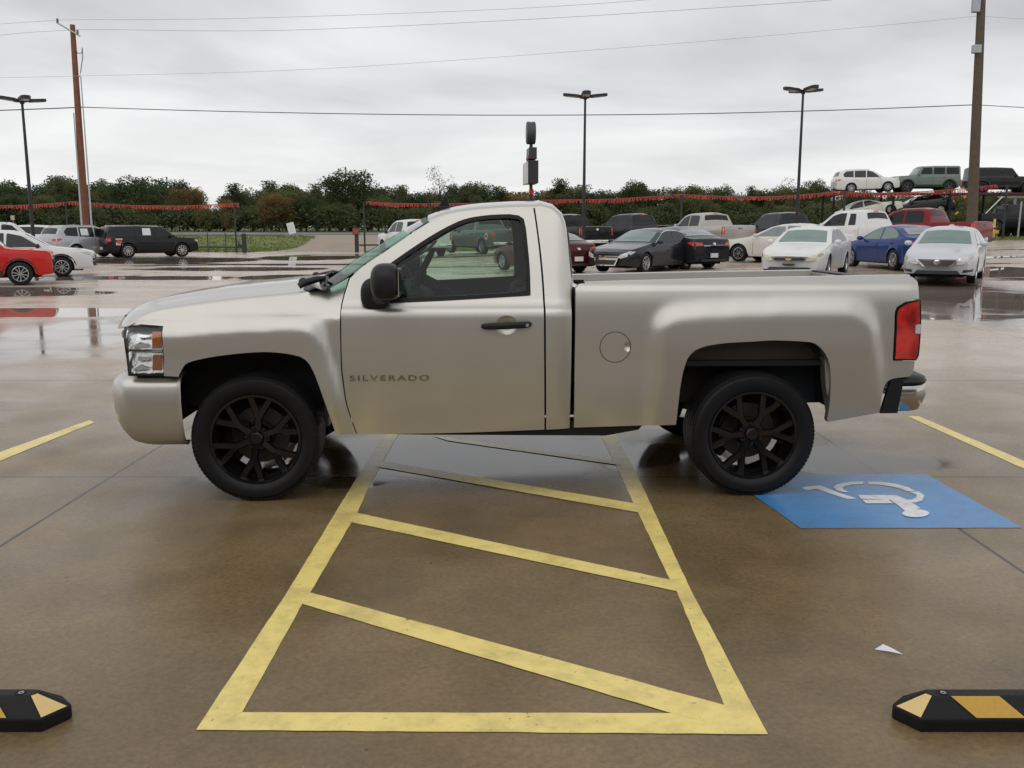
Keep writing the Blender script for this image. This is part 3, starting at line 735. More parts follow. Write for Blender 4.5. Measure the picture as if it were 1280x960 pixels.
# --- roof and back wall
def edge3(pts, wf): return [(Vector((x, -wf(x, z), z))) for x, z in [tl(px, py, wf) for px, py in pts]]
rp = TP([(536, 277.5)]+roofline[1:]+c_edge, w_cab); rp = spl(rp, .04)
rows = []
for i, p in enumerate(rp):
    a = rp[max(0, i-1)]; b = rp[min(len(rp)-1, i+1)]; t = (b-a).normalized(); n = Vector((-t.y, t.x))   # up / backwards
    u = i/(len(rp)-1); w = w_cab(p.x, p.y); hc = .055 if u < .6 else .055-.015*(u-.6)/.4
    row = []
    for k in range(25):
        th = math.pi*k/24; y = -w*math.cos(th)*(1-.0*math.sin(th)); e = hc*math.sin(th)**.8
        # rib-like shallow crease either side of the crown
        row.append(Vector((p.x+n.x*e, y, p.y+n.y*e)))
    rows.append(row)
def loft(rows):
    vs = [v for r in rows for v in r]; n = len(rows[0]); fs = []
    for j in range(len(rows)-1):
        for i in range(n-1): fs.append((j*n+i, j*n+i+1, (j+1)*n+i+1, (j+1)*n+i))
    return vs, fs
def loftobj(name, rows, m, parent, thick=0, angle=60, smooth=True):
    mb = MB(); mb.add(*loft(rows)); o = mb.build(name, m, parent, smooth=smooth, angle=angle)
    if thick: md = o.modifiers.new('s', 'SOLIDIFY'); md.thickness = thick; md.offset = 0
    return o
# rear wall continues down behind the cab
last = rows[-1]
for dz in (.15, .45, .78): rows.append([Vector((v.x+.0, v.y, v.z-dz)) for v in last])
loftobj('roof', rows, M_silver, truck, angle=80)
# rear window: dark glass set on the back wall
yb = [Vector((last[0].x, 0, 0))]
gr = [r for r in rows if 1.20 < r[12].z < 1.62 and r[12].x > last[12].x-.12]
mb = MB(); mb.add(*loft([[v+Vector((.008, 0, .002)) for v in r[4:21]] for r in gr])); mb.build('rear_window', M_darkglass, truck, smooth=True)
# --- windshield
we = spl(TP([(407, 364), (420, 356.5), (436, 346.5), (452, 334), (476, 317.5), (500, 301.5), (520, 287.5), (537, 277)], w_cab), .05)
wc_ = spl([tly(px, py, -.30) for px, py in [(398, 355), (412, 347), (424, 339), (450, 321), (485, 299.5), (520, 279), (533, 272)]], .05)
def samp(path, u):
    L = [0]
    for i in range(len(path)-1): L.append(L[-1]+(path[i+1]-path[i]).length)
    s = u*L[-1]
    for i in range(len(path)-1):
        if s <= L[i+1]+1e-9: return path[i].lerp(path[i+1], (s-L[i])/(L[i+1]-L[i]+1e-12))
    return path[-1]
def ws_point(u, v, off=0):   # u up, v -1..1 across
    e = samp(we, u); c = samp(wc_, u); w = w_cab(e.x, e.y)
    k = (1-v*v)/(1-(.30/w)**2)*1.0
    x = e.x+(c.x-e.x)*k; z = e.y+(c.y-e.y)*k
    return Vector((x-off*.6, v*w, z+off*.8))
def wspatch(name, u0, u1, v0, v1, m, off=0, nu=14, nv=20):
    rows = [[ws_point(u0+(u1-u0)*j/nu, v0+(v1-v0)*i/nv, off) for i in range(nv+1)] for j in range(nu+1)]
    return loftobj(name, rows, m, truck)
glass = wspatch('windshield', .05, .955, -.965, .965, M_wglass)
mb = MB()
for (u0, u1, v0, v1, nu, nv) in ((0, .055, -1, 1, 2, 20), (.95, 1.0, -1, 1, 2, 20), (.05, .955, -1.0, -.96, 14, 1), (.05, .955, .96, 1.0, 14, 1)):
    mb.add(*loft([[ws_point(u0+(u1-u0)*j/nu, v0+(v1-v0)*i/nv, .004) for i in range(nv+1)] for j in range(nu+1)]))
mb.build('windshield_trim', M_seal, truck, smooth=True)
# tinted top band
wspatch('sun_band', .80, .955, -.955, .955, glass_mat('grey_sun_band', (.25, .28, .28), rough=.15), .003, 4, 20)
# --- hood
hs = spl(TP([(160, 408.5)]+hood_seam+[(384, 366.3), (407, 363.5)], w_fen), .05)
hc_ = spl([tly(px, py, -.35) for px, py in [(155, 408), (158, 398), (167, 388), (192, 377), (230, 369.5), (280, 362), (330, 357), (380, 352), (400, 349)]], .05)
rows = []
for j in range(41):
    u = j/40; e = samp(hs, u); c = samp(hc_, u); w = w_fen(e.x, e.y)-.002; row = []
    xc = e.x+(c.x-e.x)
    for i in range(33):
        v = -1+2*i/32; s = abs(v)
        k = (1-s**2.6)/(1-(.35/w)**2.6)
        nose = -.01*(1-s*s)*(1-u)**2
        dome = .010*sstep(.62, .50, s)*sstep(0, .2, u)
        row.append(Vector((e.x+(c.x-e.x)*min(1, k)+nose, v*w, e.y+(c.y-e.y)*k+dome)))
    rows.append(row)
# return flange so that the hood edge is closed
loftobj('hood', rows, M_silver, truck, thick=.006, angle=80)
# cowl, wipers
mb = MB()
cw = [ws_point(.0, v, .0) for v in [-1+2*i/16 for i in range(17)]]
hrow = rows[-1]
r1 = [Vector((cw[i].x-.15+.05*abs(-1+2*i/16)**2, cw[i].y*.97, cw[i].z+.0)) for i in range(17)]
r2 = [Vector((cw[i].x-.06, cw[i].y*.985, cw[i].z+.018)) for i in range(17)]
mb.add(*loft([r1, r2, [c+Vector((.01, 0, -.004)) for c in cw]]))
mb.box(-.0, .0001, -.0, .0001, 0, .0001, M=Matrix.Translation(cw[8]))
cowl = mb.build('cowl', M_black_plastic, truck, smooth=True)
for sgn in (1,):
    for vv in (-.55, .25):
        a = ws_point(.0, vv, .02)+Vector((-.08, 0, .012)); b = ws_point(.10, vv-.16, .03); c = ws_point(.045, vv-.75 if vv < 0 else vv-.62, .035)
        mb = MB(); mb.tube([a+Vector((0, 0, -.03)), a, b], [.014, .013, .008], 8); mb.tube([ws_point(.06, vv+.22, .022), b, ws_point(.03, max(-.93, vv-.45), .022)], .009, 6)
        mb.ell(tuple(a), (.03, .03, .025), 10, 6)
        mb.build('wiper', M_black_plastic, truck, smooth=True)
mb = MB(); q = ws_point(0, -.86, .01)
mb.tube([q+Vector((-.13, -.01, .012)), q+Vector((-.09, 0, .035)), q+Vector((-.03, .02, .05)), q+Vector((.02, .05, .06))], [.018, .022, .02, .012], 8)
mb.build('hood_hinge_cover', M_black_plastic, cowl, smooth=True)
# --- antenna fin
ax, az = tly(556, 257, -.15)
mb = MB(); fin = [(-.055, 0), (.045, 0), (.028, .02), (.016, .066), (.002, .072), (-.012, .05), (-.032, .02)]
mb.prism(fin, -.014, .014, lambda a, b, h: Vector((ax+a, h-.15, az-.014+b)))
mb.box(ax-.06, ax+.09, -.18, -.12, az-.035, az-.004, bev=.006)
mb.build('antenna', M_black_plastic, truck)
# --- headlight
hl = [(155.5, 409), (204, 408.5), (204.3, 440), (205, 469.5), (160.5, 469.5), (157, 440)]
hl_out = outline(TP([hl[0], hl[1]], w_fen), TP([hl[1], hl[2], hl[3]], w_fen), TP([hl[3], hl[4]], w_fen), TP([hl[4], hl[5], hl[0]], w_fen))
def hpart(nm, pts, m, off, s, parent, rim=.02): return link(nm, panel_mesh(nm, outline(*[TP([a, b], w_fen) for a, b in zip(pts, pts[1:]+pts[:1])]), [], w_fen, m, s, rim, .03, .03, 0, off), parent)
for s in (-1, 1):
    zlo = min(p.y for p in hl_out); zhi = max(p.y for p in hl_out)
    def w_hl(x, z):
        q = (z-zlo)/(zhi-zlo)*2; q = q-math.floor(min(q, 1.999)); return w_fen(x, z)-.012-.045*q
    hb = link('headlight', panel_mesh('headlight', hl_out, [], w_hl, M_housing, s, .06, .03, .0125), truck)
    link('lens', panel_mesh('lens', hl_out, [], w_fen, M_lens, s, 0, .02, .03, 0, -.002), hb)
    link('lens_seal', panel_mesh('lens_seal', inset(hl_out, -.002), [inset(hl_out, .004)], w_fen, M_seal, s, .03, .05, .05, 0, -.002), hb)
    for (a, b) in ((415, 436.5), (444.5, 463.5)):
        hpart('turn_signal', [(189.5, a), (200.5, a), (201.5, b), (189, b)], M_amber, -.018, s, hb)
    for (cy) in (424, 452.5):
        hpart('reflector', [(171, cy-6), (186, cy-5), (186, cy-2), (172, cy-1)], M_reflector, -.012, s, hb)
        hpart('reflector', [(166, cy+9), (174, cy+4), (186, cy+7), (186, cy+10), (167, cy+12)], M_reflector, -.010, s, hb)
        hpart('reflector', [(188, cy+11.5), (201, cy+11.5), (202, cy+16), (188, cy+16)], M_reflector, -.014, s, hb) if cy < 430 else None
    # projector bowls
    for z in (.93, 1.05): 
        mb = MB(); x0 = hl_out[0].x+.05; mb.lathe([(-.02, .045), (.0, .04), (.02, .02), (.025, .001)], 16, 'z', Matrix.Translation((x0, s*.86, z-.04)) @ Matrix.Rotation(R(90), 4, 'Y')); mb.build('bulb_bowl', M_chrome, hb, smooth=True)
# --- front bumper: lofted round the corner
def blend(a, b, t): return a+(b-a)*t
bt = [tl(px, py, lambda x, z: .96) for px, py in [(149, 473), (225, 474.5)]]
zt = bt[0][1]; xb1 = bt[1][0]
def bumper_rows():
    prof = [(-.02, -.12), (0, -.045), (.022, -.012), (.05, .0), (.12, .004), (.20, .0), (.27, -.012), (.325, -.035), (.355, -.06), (.37, -.10), (.36, -.14)]  # (down from top, outward)
    plan = []
    for i in range(9): x = blend(xb1, -2.20, i/8); plan.append((x, -.962, 0, -1))
    cx, cy, rx, ry = -2.20, -.72, .155, .242
    for i in range(1, 10):
        t = R(90*i/10); plan.append((cx-rx*math.sin(t)*1.0, cy-ry*math.cos(t), -math.sin(t), -math.cos(t)))
    for i in range(0, 10):
        y = -.70+1.4*i/9; plan.append((-2.355-.09*(1-(y/.70)**2), y, -1, 0))
    half = plan[:]
    for p in reversed(plan[:18]): plan.append((p[0], -p[1], p[2], -p[3]))
    rows = []
    zb_side = [tl(px, py, lambda x, z: .96)[1] for px, py in [(215, 557)]][0]
    hgt = zt-zb_side
    for (x, y, nx, ny) in plan:
        rise = .0 if x > -2.15 else .0
        kk = 1.0 if x > -2.1 else 1.0-.18*sstep(-2.1, -2.42, x)
        rows.append([Vector((x+nx*o, y+ny*o, zt-d/.36*hgt*kk-.0)) for d, o in prof])
    return rows
loftobj('front_bumper', bumper_rows(), M_silver, truck, thick=.01, angle=70)
# grille and lower valance between the lamps (faces away from the photograph)
mb = MB()
for k in range(9): mb.box(-2.33, -2.31, -.60, .60, .86+.028*k, .872+.028*k)
g = mb.build('grille', M_black_plastic, truck)
mb = MB(); mb.box(-2.36, -2.32, -.60, .60, .955, 1.0, bev=.008); mb.build('grille_bar', M_silver, g)
mb = MB(); mb.box(-2.16, -2.12, -.80, .80, .50, 1.02); mb.build('radiator_support', M_dark, truck)
# --- black gap strip between lamp and bumper
mb = MB(); mb.box(-2.16, -1.97, -.93, .93, zt-.02, zt+.022); mb.build('bumper_gap_filler', M_seal, truck)
# --- bed sides
FD = tl(769, 434, w_bed); FR_ = .093
b_out = outline(TP([(719.5, 360), (724, 356), (731, 354.6)], w_bed), TP([(731, 354.6), (812, 352.2), (940, 349), (1042, 347), (1130, 345.2)], w_bed),
                TP([(1130, 345.2), (1140, 346), (1146, 351), (1148, 362), (1149, 373)], w_bed), TP([(1149, 373), (1132, 377), (1121.5, 383.5), (1118.8, 389), (1117.5, 420), (1116, 451)], w_bed),
                TP([(1116, 451), (1143.5, 451.5)], w_bed), TP([(1143.5, 451.5), (1142, 462), (1138, 470), (1108, 478), (1099, 516)], w_bed), TP([(1099, 516), (1035, 527.5)], w_bed),
                TP([(1034, 524), (1037, 505), (1038.5, 480), (1037, 456), (1031, 441), (1020, 430), (1005, 427), (967, 425.5), (940, 427), (906, 429), (878, 434), (863, 443), (855, 461), (850, 487), (845, 531)], w_bed),
                TP([(845, 531), (717.5, 534.5)], w_bed), TP([(717.5, 534.5), (718.5, 450), (719.5, 360)], w_bed))
fhole = [Vector((FD[0]+FR_*math.cos(-t/40*2*math.pi), FD[1]+FR_*math.sin(-t/40*2*math.pi))) for t in range(40)]
DROP = .045
bs = []
bs.append(link('bed_side', panel_mesh('bed_side', b_out, [fhole], w_bed, M_silver, -1, .05, .03, .025), truck))
bs.append(link('bed_side', panel_mesh('bed_side', b_out, [], w_bed, M_silver, 1, .05, .05, .04, -DROP), truck))
fcap = [Vector((FD[0]+(FR_-.004)*math.cos(-t/40*2*math.pi), FD[1]+(FR_-.004)*math.sin(-t/40*2*math.pi))) for t in range(40)]
NT = (FD[0]+.075, FD[1]+.003)
def w_cap(x, z):
    d = math.hypot((x-NT[0])/.020, (z-NT[1])/.026); return w_bed(x, z)-(.016*max(0, 1-d*d) if d < 1 else 0)
fcapo = link('fuel_door', panel_mesh('fuel_door', fcap, [], w_cap, M_silver, -1, .02, .012, .012), bs[0])
mb = MB(); mb.prism([(p.x, p.y) for p in fhole], -.93, -.90, lambda a, b, h: Vector((FD[0]+(a-FD[0])*1.1, h, FD[1]+(b-FD[1])*1.1))); mb.build('fuel_recess', M_dark, bs[0])
# rail cap, inner wall, floor, front wall
bx0 = b_out[0].x+.01; bx1 = tl(1140, 346, w_bed)[0]
railz = [tl(px, py, w_bed) for px, py in [(731, 354.6), (812, 352.2), (940, 349), (1042, 347), (1138, 345.5)]]; railz = spl(railz, .12)
for s, dr, par in ((-1, 0, bs[0]), (1, DROP, bs[1])):
    rws = []
    for p in railz:
        w = w_bed(p.x, p.y); z = p.y-dr
        rws.append([Vector((p.x, s*y, zz)) for y, zz in ((w, z), (w-.006, z+.006), (w-.02, z+.010), (w-.06, z+.010), (w-.075, z+.004), (w-.08, z-.05), (w-.05, z-.055), (w-.05, z-.32))])
    loftobj('bed_rail', rws, M_silver, par, angle=35)
    for k in range(5):
        mb = MB(); x = bx0+.15+k*.40; mb.box(x, x+.09, s*(w_bed(x, 1.3)-.086)-.004, s*(w_bed(x, 1.3)-.086)+.004, 1.24-dr, 1.27-dr)
        mb.build('stake_pocket', M_dark, par)
mb = MB(); mb.box(bx0, bx1, -.88, .88, .80, .83)
for k in range(12): mb.box(bx0+.02, bx1, -.8+k*.14, -.75+k*.14, .83, .845)
mb.build('bed_floor', M_black_plastic, truck)
mb = MB(); mb.box(bx0, bx0+.04, -.90, .90, .80, 1.27); mb.build('bed_front_wall', M_silver, truck)
# tailgate
mb = MB(); mb.box(bx1-.02, bx1+.035, -.76, .76, .74, 1.275, bev=.015); mb.box(bx1-.03, bx1+.045, -.76, .76, 1.262, 1.292, bev=.01)
tg = mb.build('tailgate', M_silver, truck, smooth=True)
mb = MB(); mb.box(bx1-.035, bx1+.05, -.75, .75, 1.288, 1.302, bev=.005); mb.build('top_cap', M_black_plastic, tg)
mb = MB(); mb.box(bx1+.035, bx1+.05, -.12, .12, 1.08, 1.15, bev=.006); mb.build('handle', M_black_plastic, tg)
# tail lights
t_out = outline(TP([(1150.5, 374.5), (1133, 378), (1122.5, 384.5), (1120, 390), (1118.6, 420), (1117.2, 450)], w_bed), TP([(1117.2, 450), (1144.5, 450.5)], w_bed), TP([(1144.5, 450.5), (1148, 445), (1151, 403), (1150.5, 374.5)], w_bed))
for s in (-1, 1):
    tlo = link('taillight', panel_mesh('taillight', inset(t_out, .006), [], w_bed, M_tail, s, .09, .02, .02, 0 if s < 0 else -.02, .004), truck)
    link('bezel', panel_mesh('bezel', t_out, [inset(t_out, .008)], w_bed, M_seal, s, .03, .05, .05, 0, .006), tlo)
    rv = outline(*[TP([a, b], w_bed) for a, b in (((1144, 406), (1150.5, 405)), ((1150.5, 405), (1150, 417)), ((1150, 417), (1143.5, 416.5)), ((1143.5, 416.5), (1144, 406)))])
    link('reverse_lamp', panel_mesh('reverse_lamp', rv, [], w_bed, M_headlamp, s, .02, .05, .05, 0, .008), tlo)
# rear bumper
rbt = tl(1125, 480, lambda x, z: .93); rbb = tl(1112, 515.5, lambda x, z: .93)
xr0 = tl(1101, 500, lambda x, z: .95)[0]
def rb_rows(prof, x0, inset_=0):
    plan = [(x0, -.93), (x0+.05, -.93), (x0+.09, -.925)]
    cx, cy, rx, ry = x0+.10, -.78, .13, .145
    for i in range(1, 9): t = R(90*i/9); plan.append((cx+rx*math.sin(t), cy-ry*math.cos(t)))
    for i in range(0, 9): y = -.76+1.52*i/8; plan.append((x0+.235+.05*(1-(y/.76)**2), y))
    for p in reversed(plan[:11]): plan.append((p[0], -p[1]))
    out = []
    for i, (x, y) in enumerate(plan):
        a = Vector(plan[max(0, i-1)]); b = Vector(plan[min(len(plan)-1, i+1)]); t = (b-a).normalized(); n = Vector((t.y, -t.x))
        out.append([Vector((x+n.x*o, y+n.y*o, z)) for z, o in prof])
    return out
zt2, zb2 = rbt[1], rbb[1]
loftobj('rear_bumper', rb_rows([(zt2, .0), (zt2-.02, .012), (zt2-.08, .016), (zb2+.05, .0), (zb2+.01, -.02), (zb2, -.05)], xr0+.09), mat('dulled_chrome', (.55, .54, .52), .16, metal=1, var=.05), truck, thick=.008, angle=50)
rbp = loftobj('bumper_step_pad', rb_rows([(zt2+.0, .016), (zt2+.012, .022), (zt2+.03, .012), (zt2+.045, -.03), (zt2+.045, -.12)], xr0+.08), M_black_plastic, truck, thick=.01, angle=50)
for s in (-1, 1):
    mb = MB(); mb.prism([(xr0-.0, zb2), (xr0+.105, zb2), (xr0+.13, zt2+.02), (xr0+.10, zt2+.045), (xr0+.05, zt2+.02)], -.012, .012, lambda a, b, h: Vector((a, s*(.945+h), b)))
    mb.build('bumper_end_cap', M_black_plastic, truck)
# --- badge lettering on the door
def text_mesh(txt, size, ext, name):
    cu = bpy.data.curves.new(name, 'FONT'); cu.body = txt; cu.size = size; cu.extrude = ext; cu.space_character = 1.28; cu.bevel_depth = .0006
    o = bpy.data.objects.new(name, cu); C.objects.link(o); dg = bpy.context.evaluated_depsgraph_get()
    me = bpy.data.meshes.new_from_object(o.evaluated_get(dg)); bpy.data.objects.remove(o); bpy.data.curves.remove(cu); return me
ba = tl(437, 476, w_cab); bb_ = tl(536, 475, w_cab)
me = text_mesh('SILVERADO', .052, .003, 'badge'); me.materials.clear(); me.materials.append(mat('badge_dark_chrome', (.30, .29, .27), .15, metal=1, var=.02))
wd = max(v.co.x for v in me.vertices)-min(v.co.x for v in me.vertices); sx = (bb_[0]-ba[0])/wd
for v in me.vertices:
    x, z = ba[0]+v.co.x*sx, ba[1]+v.co.y*.92; v.co = Vector((x, -(w_cab(x, z)+.004)-v.co.z, z))
link('badge', me, doors[0])
# --- handle
for s, dr in ((-1, doors[0]), (1, doors[1])):
    mb = MB()
    hx, hz = HND; n = 22; L0 = .148; rows_ = []
    for i in range(n+1):
        u = -1+2*i/n; x = hx+u*L0; arch = .028*(1-u*u)**.5+.018; r = .0205*(1-abs(u)**8*.45); r = r if abs(u) < 1 else .008
        zc = hz+.004+.006*(u); y = s*(_cab(zc)+arch-.006)
        rows_.append([Vector((x, y+s*math.cos(t)*r*.55, zc+math.sin(t)*r)) for t in [2*math.pi*k/14 for k in range(15)]])
    mb.add(*loft(rows_)); mb.add([v for v in rows_[0][:14]], [tuple(range(14))]); mb.add([v for v in rows_[-1][:14]], [tuple(range(14))])
    ho = mb.build('door_handle', M_black_plastic, dr, smooth=True)
    mb = MB(); mb.lathe([(0, .0001), (0, .009), (.004, .010)], 14, 'y', Matrix.Translation((hx+.12, s*(_cab(hz)+.046), hz+.006)) @ (Matrix.Rotation(R(180), 4, 'Z') if s > 0 else Matrix())); mb.build('lock', M_galv, ho)
# --- mirrors
for s in (-1, 1):
    mx_, mz_ = tl(482, 352, lambda x, z: 1.06)
    px_, pz_ = tl(474, 371, lambda x, z: .93)
    mb = MB(); mb.ell((mx_+.005, s*1.07, mz_-.0), (.088, .125, .105), 28, 18, .72)
    hd = mb.build('mirror', M_black_plastic, truck, smooth=True)
    mb = MB(); mb.ell((px_-.02, s*.935, pz_+.012), (.088, .035, .10), 24, 14, .8)
    mb.tube([(px_-.01, s*.93, pz_-.01), (mx_-.01, s*1.03, mz_-.07)], [.05, .05], 12); mb.build('mirror_base', M_black_plastic, hd, smooth=True)
    mb = MB(); mb.box(mx_+.078, mx_+.084, s*1.07-.10, s*1.07+.10, mz_-.08, mz_+.08, bev=.002); mb.build('mirror_glass', M_chrome, hd)
# --- cabin interior
mb = MB()
fx = tl(450, 400, wfl)[0]; rx_ = tl(705, 400, wfl)[0]
mb.box(fx-.05, rx_, -.86, .86, .50, .56); mb.box(rx_-.05, rx_-.02, -.84, .84, .56, 1.22)
mb.build('cabin_floor', M_interior, truck)
# dashboard follows the cowl
mb = MB(); d0 = samp(we, .0)
rows_ = []
for (dx, dz) in ((-.02, -.03), (.10, -.01), (.30, .012), (.42, .0), (.47, -.06), (.46, -.22), (.40, -.40)):
    rows_.append([Vector((d0.x+.10+dx, -.84+1.68*i/10, d0.y-.03+dz+(.035*math.exp(-((-.84+1.68*i/10+.42)/.22)**2) if .25 < dx < .45 and dz > -.02 else 0))) for i in range(11)])
mb.add(*loft(rows_)); mb.build('dashboard', M_interior, truck, smooth=True, angle=50)
# steering wheel
sw = tly(524, 345, -.42)
mb = MB(); Ms = Matrix.Translation((sw[0], -.42, sw[1]-.005)) @ Matrix.Rotation(R(-62), 4, 'Y')
ring = [Ms @ Vector((.185*math.cos(t), .185*math.sin(t), 0)) for t in [2*math.pi*k/36 for k in range(37)]]
mb.tube(ring, .017, 8, cap=False); mb.lathe([(-.03, .0), (-.03, .05), (.01, .07), (.03, .055), (.035, 0)], 18, 'z', Ms)
for a in (0, 140, 220): mb.tube([Ms @ Vector((0, 0, 0)), Ms @ Vector((.18*math.cos(R(a)), .18*math.sin(R(a)), 0))], .014, 6)
mb.tube([Ms @ Vector((0, 0, 0)), Ms @ Vector((0, 0, -.35))], .035, 8)
mb.build('steering_wheel', M_interior, truck, smooth=True)
# seats
sxx = tl(650, 400, wfl)[0]
for y in (-.42, .42):
    mb = MB(); mb.box(sxx-.62, sxx-.02, y-.30, y+.30, .78, .95, bev=.05)
    Mb = Matrix.Translation((sxx+.02, y, .90)) @ Matrix.Rotation(R(14), 4, 'Y'); mb.box(-.09, .09, -.28, .28, 0, .34, Mb, bev=.05)
    mb.build('seat', M_seat, truck, smooth=True)
# grab handle / far pillar trims + headliner
mb = MB()
hl_rows = []
for p in rp[:int(len(rp)*.72)]:
    w = w_cab(p.x, p.y)-.05; hl_rows.append([Vector((p.x, -w+2*w*k/8, p.y-.012+.03*math.sin(math.pi*k/8))) for k in range(9)])
mb.add(*loft(hl_rows)); mb.build('headliner', mat('grey_headliner', (.30, .30, .28), .9), truck, smooth=True)
for s in (-1, 1):
    # inner door trim (closes the lower half of the opening seen through the glass)
    tr_out = outline([(fx, .5), (rx_, .5)], [(rx_, .5), (rx_, 1.225)], [(rx_, 1.225), (fx, 1.225)], [(fx, 1.225), (fx, .5)])
    link('door_trim', panel_mesh('door_trim', tr_out, [], lambda x, z: .86-.0*z, M_interior, s, .03, .4, .2), doors[0 if s < 0 else 1])
    mb = MB(); a = Vector((tly(668, 330, s*.8)[0], s*.80, 1.2)); 
    pil = [tl(px, py, w_cab) for px, py in [(660, 365), (655, 280), (668, 262), (702, 275), (711, 365)]]
    mb.prism([(p[0], p[1]) for p in pil], 0, .03, lambda a, b, h: Vector((a, s*(_cab(b)-.05-h), b))); mb.build('pillar_trim', M_interior, truck)
    # A pillar trim with grab handle
    pa = [Vector((p.x+.06, s*(w_cab(p.x, p.y)-.05), p.y-.02)) for p in we[3:]]
    mb = MB(); mb.tube(pa, .028, 8); 
    gh = [samp(we, u) for u in (.45, .55, .68, .8)]
    mb.tube([Vector((p.x+.10+.03*math.sin(i*1.05), s*(w_cab(p.x, p.y)-.09), p.y-.055)) for i, p in enumerate(gh)], .012, 6)
    mb.build('pillar_grab_handle', mat('grey_pillar_trim', (.28, .28, .26), .7) if s > 0 else M_interior, truck, smooth=True)
mb = MB(); rm = ws_point(.80, 0); mb.box(rm.x+.06, rm.x+.09, -.13, .13, rm.z-.11, rm.z-.04, bev=.01); mb.tube([(rm.x+.05, 0, rm.z-.06), (rm.x+.02, 0, rm.z)], .01, 6); mb.build('rear_view_mirror', M_interior, truck)
# --- underbody: frame rails, black rocker strip, axles, wheel housings, exhaust
mb = MB()
for s in (-1, 1):
    mb.box(-2.3, 2.45, s*.47-.05, s*.47+.05, .50, .64, bev=.01)
mb.build('chassis_frame', M_dark, truck)
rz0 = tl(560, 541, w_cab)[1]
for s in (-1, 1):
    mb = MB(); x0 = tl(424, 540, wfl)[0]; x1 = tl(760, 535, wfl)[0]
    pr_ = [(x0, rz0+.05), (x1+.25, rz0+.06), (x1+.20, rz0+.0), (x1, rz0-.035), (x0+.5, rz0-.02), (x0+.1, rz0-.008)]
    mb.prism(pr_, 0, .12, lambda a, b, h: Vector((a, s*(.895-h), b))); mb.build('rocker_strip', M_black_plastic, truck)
mb = MB(); mb.box(-1.3, .9, -.85, .85, .50, .53); mb.box(.95, 2.3, -.5, .5, .74, .79); mb.box(-2.2, -1.98, -.85, .85, .46, .60); mb.build('underbody_pan', M_dark, truck)
HZ = .382
mb = MB(); mb.tube([(1.51, -.70, HZ), (1.51, .70, HZ)], .045, 12); mb.ell((1.51, .05, HZ), (.17, .16, .15)); mb.build('rear_axle', M_dark, truck, smooth=True)
mb = MB(); mb.tube([(-1.51, -.70, HZ), (-1.51, -.3, HZ+.05), (-1.51, .3, HZ+.05), (-1.51, .70, HZ)], .035, 10); mb.box(-1.62, -1.40, -.35, .35, .36, .46); mb.build('front_axle', M_dark, truck)
for s in (-1, 1):
    for nm, ach, x0, x1, top in (('front_wheel_housing', farch, -2.02, -1.03, 1.0), ('rear_wheel_housing', rarch, .99, 2.02, 1.02)):
        mb = MB(); cx = (x0+x1)/2; 
        pts_ = [(x0, .52)]+[(cx+(x1-x0)/2*math.cos(R(a)), .62+.40*math.sin(R(a))) for a in range(165, 10, -12)]+[(x1, .52)]
        rws = [[Vector((x, s*yy, z)) for yy in (.93, .80, .60, .55)] for x, z in pts_]
        mb.add(*loft(rws)); mb.prism(pts_, .54, .56, lambda a, b, h: Vector((a, s*h, b))); mb.build(nm, M_liner if nm[0] == 'f' else M_liner, truck, smooth=False)
# bed side's inner face through the rear arch, shade put into its colour
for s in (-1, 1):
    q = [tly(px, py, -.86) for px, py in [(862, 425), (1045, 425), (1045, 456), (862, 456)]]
    mb = MB(); mb.prism(q, -.012, .012, lambda a, b, h: Vector((a, s*(.80+h), b))); mb.build('inner_bed_panel', mat('shaded_brown_inner_panel', (.055, .045, .036), .6), truck)
    q = [tly(px, py, -.90) for px, py in [(1028, 440), (1046, 440), (1046, 520), (1036, 520), (1030, 480)]]
    mb = MB(); mb.prism(q, -.05, .03, lambda a, b, h: Vector((a, s*(.90+h), b))); mb.build('arch_return_flange', M_silver, truck)
mb = MB(); mb.tube([(.2, .30, .47), (.9, .30, .47)], .11, 14); mb.tube([(.9, .30, .5), (1.5, .55, .66), (2.1, .70, .56), (2.25, .86, .50)], .032, 10); mb.build('exhaust', M_galv, truck, smooth=True)
# --- wheels
RT = .382
def tyre_mesh(name, RT, RI, W, n=96, mt=None):
    mb = MB(); h = W/2
    prof = [(-h*.80, RI-.005), (-h*.86, RI+.004), (-h*.96, RI+.02), (-h*1.03, RI+(RT-RI)*.45), (-h*1.0, RI+(RT-RI)*.72), (-h*.92, RT-.022), (-h*.84, RT-.008), (-h*.80, RT-.003)]
    for g in (-.52, -.18, .18, .52):
        prof += [(h*(g-.06), RT), (h*(g-.05), RT-.009), (h*(g+.05), RT-.009), (h*(g+.06), RT)]
    prof += [(h*.80, RT-.003), (h*.84, RT-.008), (h*.92, RT-.022), (h*1.0, RI+(RT-RI)*.72), (h*1.03, RI+(RT-RI)*.45), (h*.96, RI+.02), (h*.86, RI+.004), (h*.80, RI-.005)]
    mb.lathe(prof, n, 'y')
    # shoulder tread blocks
    for k in range(96):
        a = 2*math.pi*k/96
        for s in (-1, 1):
            Mr = Matrix.Rotation(-a, 4, 'Y'); mb.box(RT-.020, RT-.0065, s*h*.80-.016, s*h*.80+.006, -.009, .009, Mr)
    return mb.me(name, mt or M_rubber, smooth=True, angle=30)
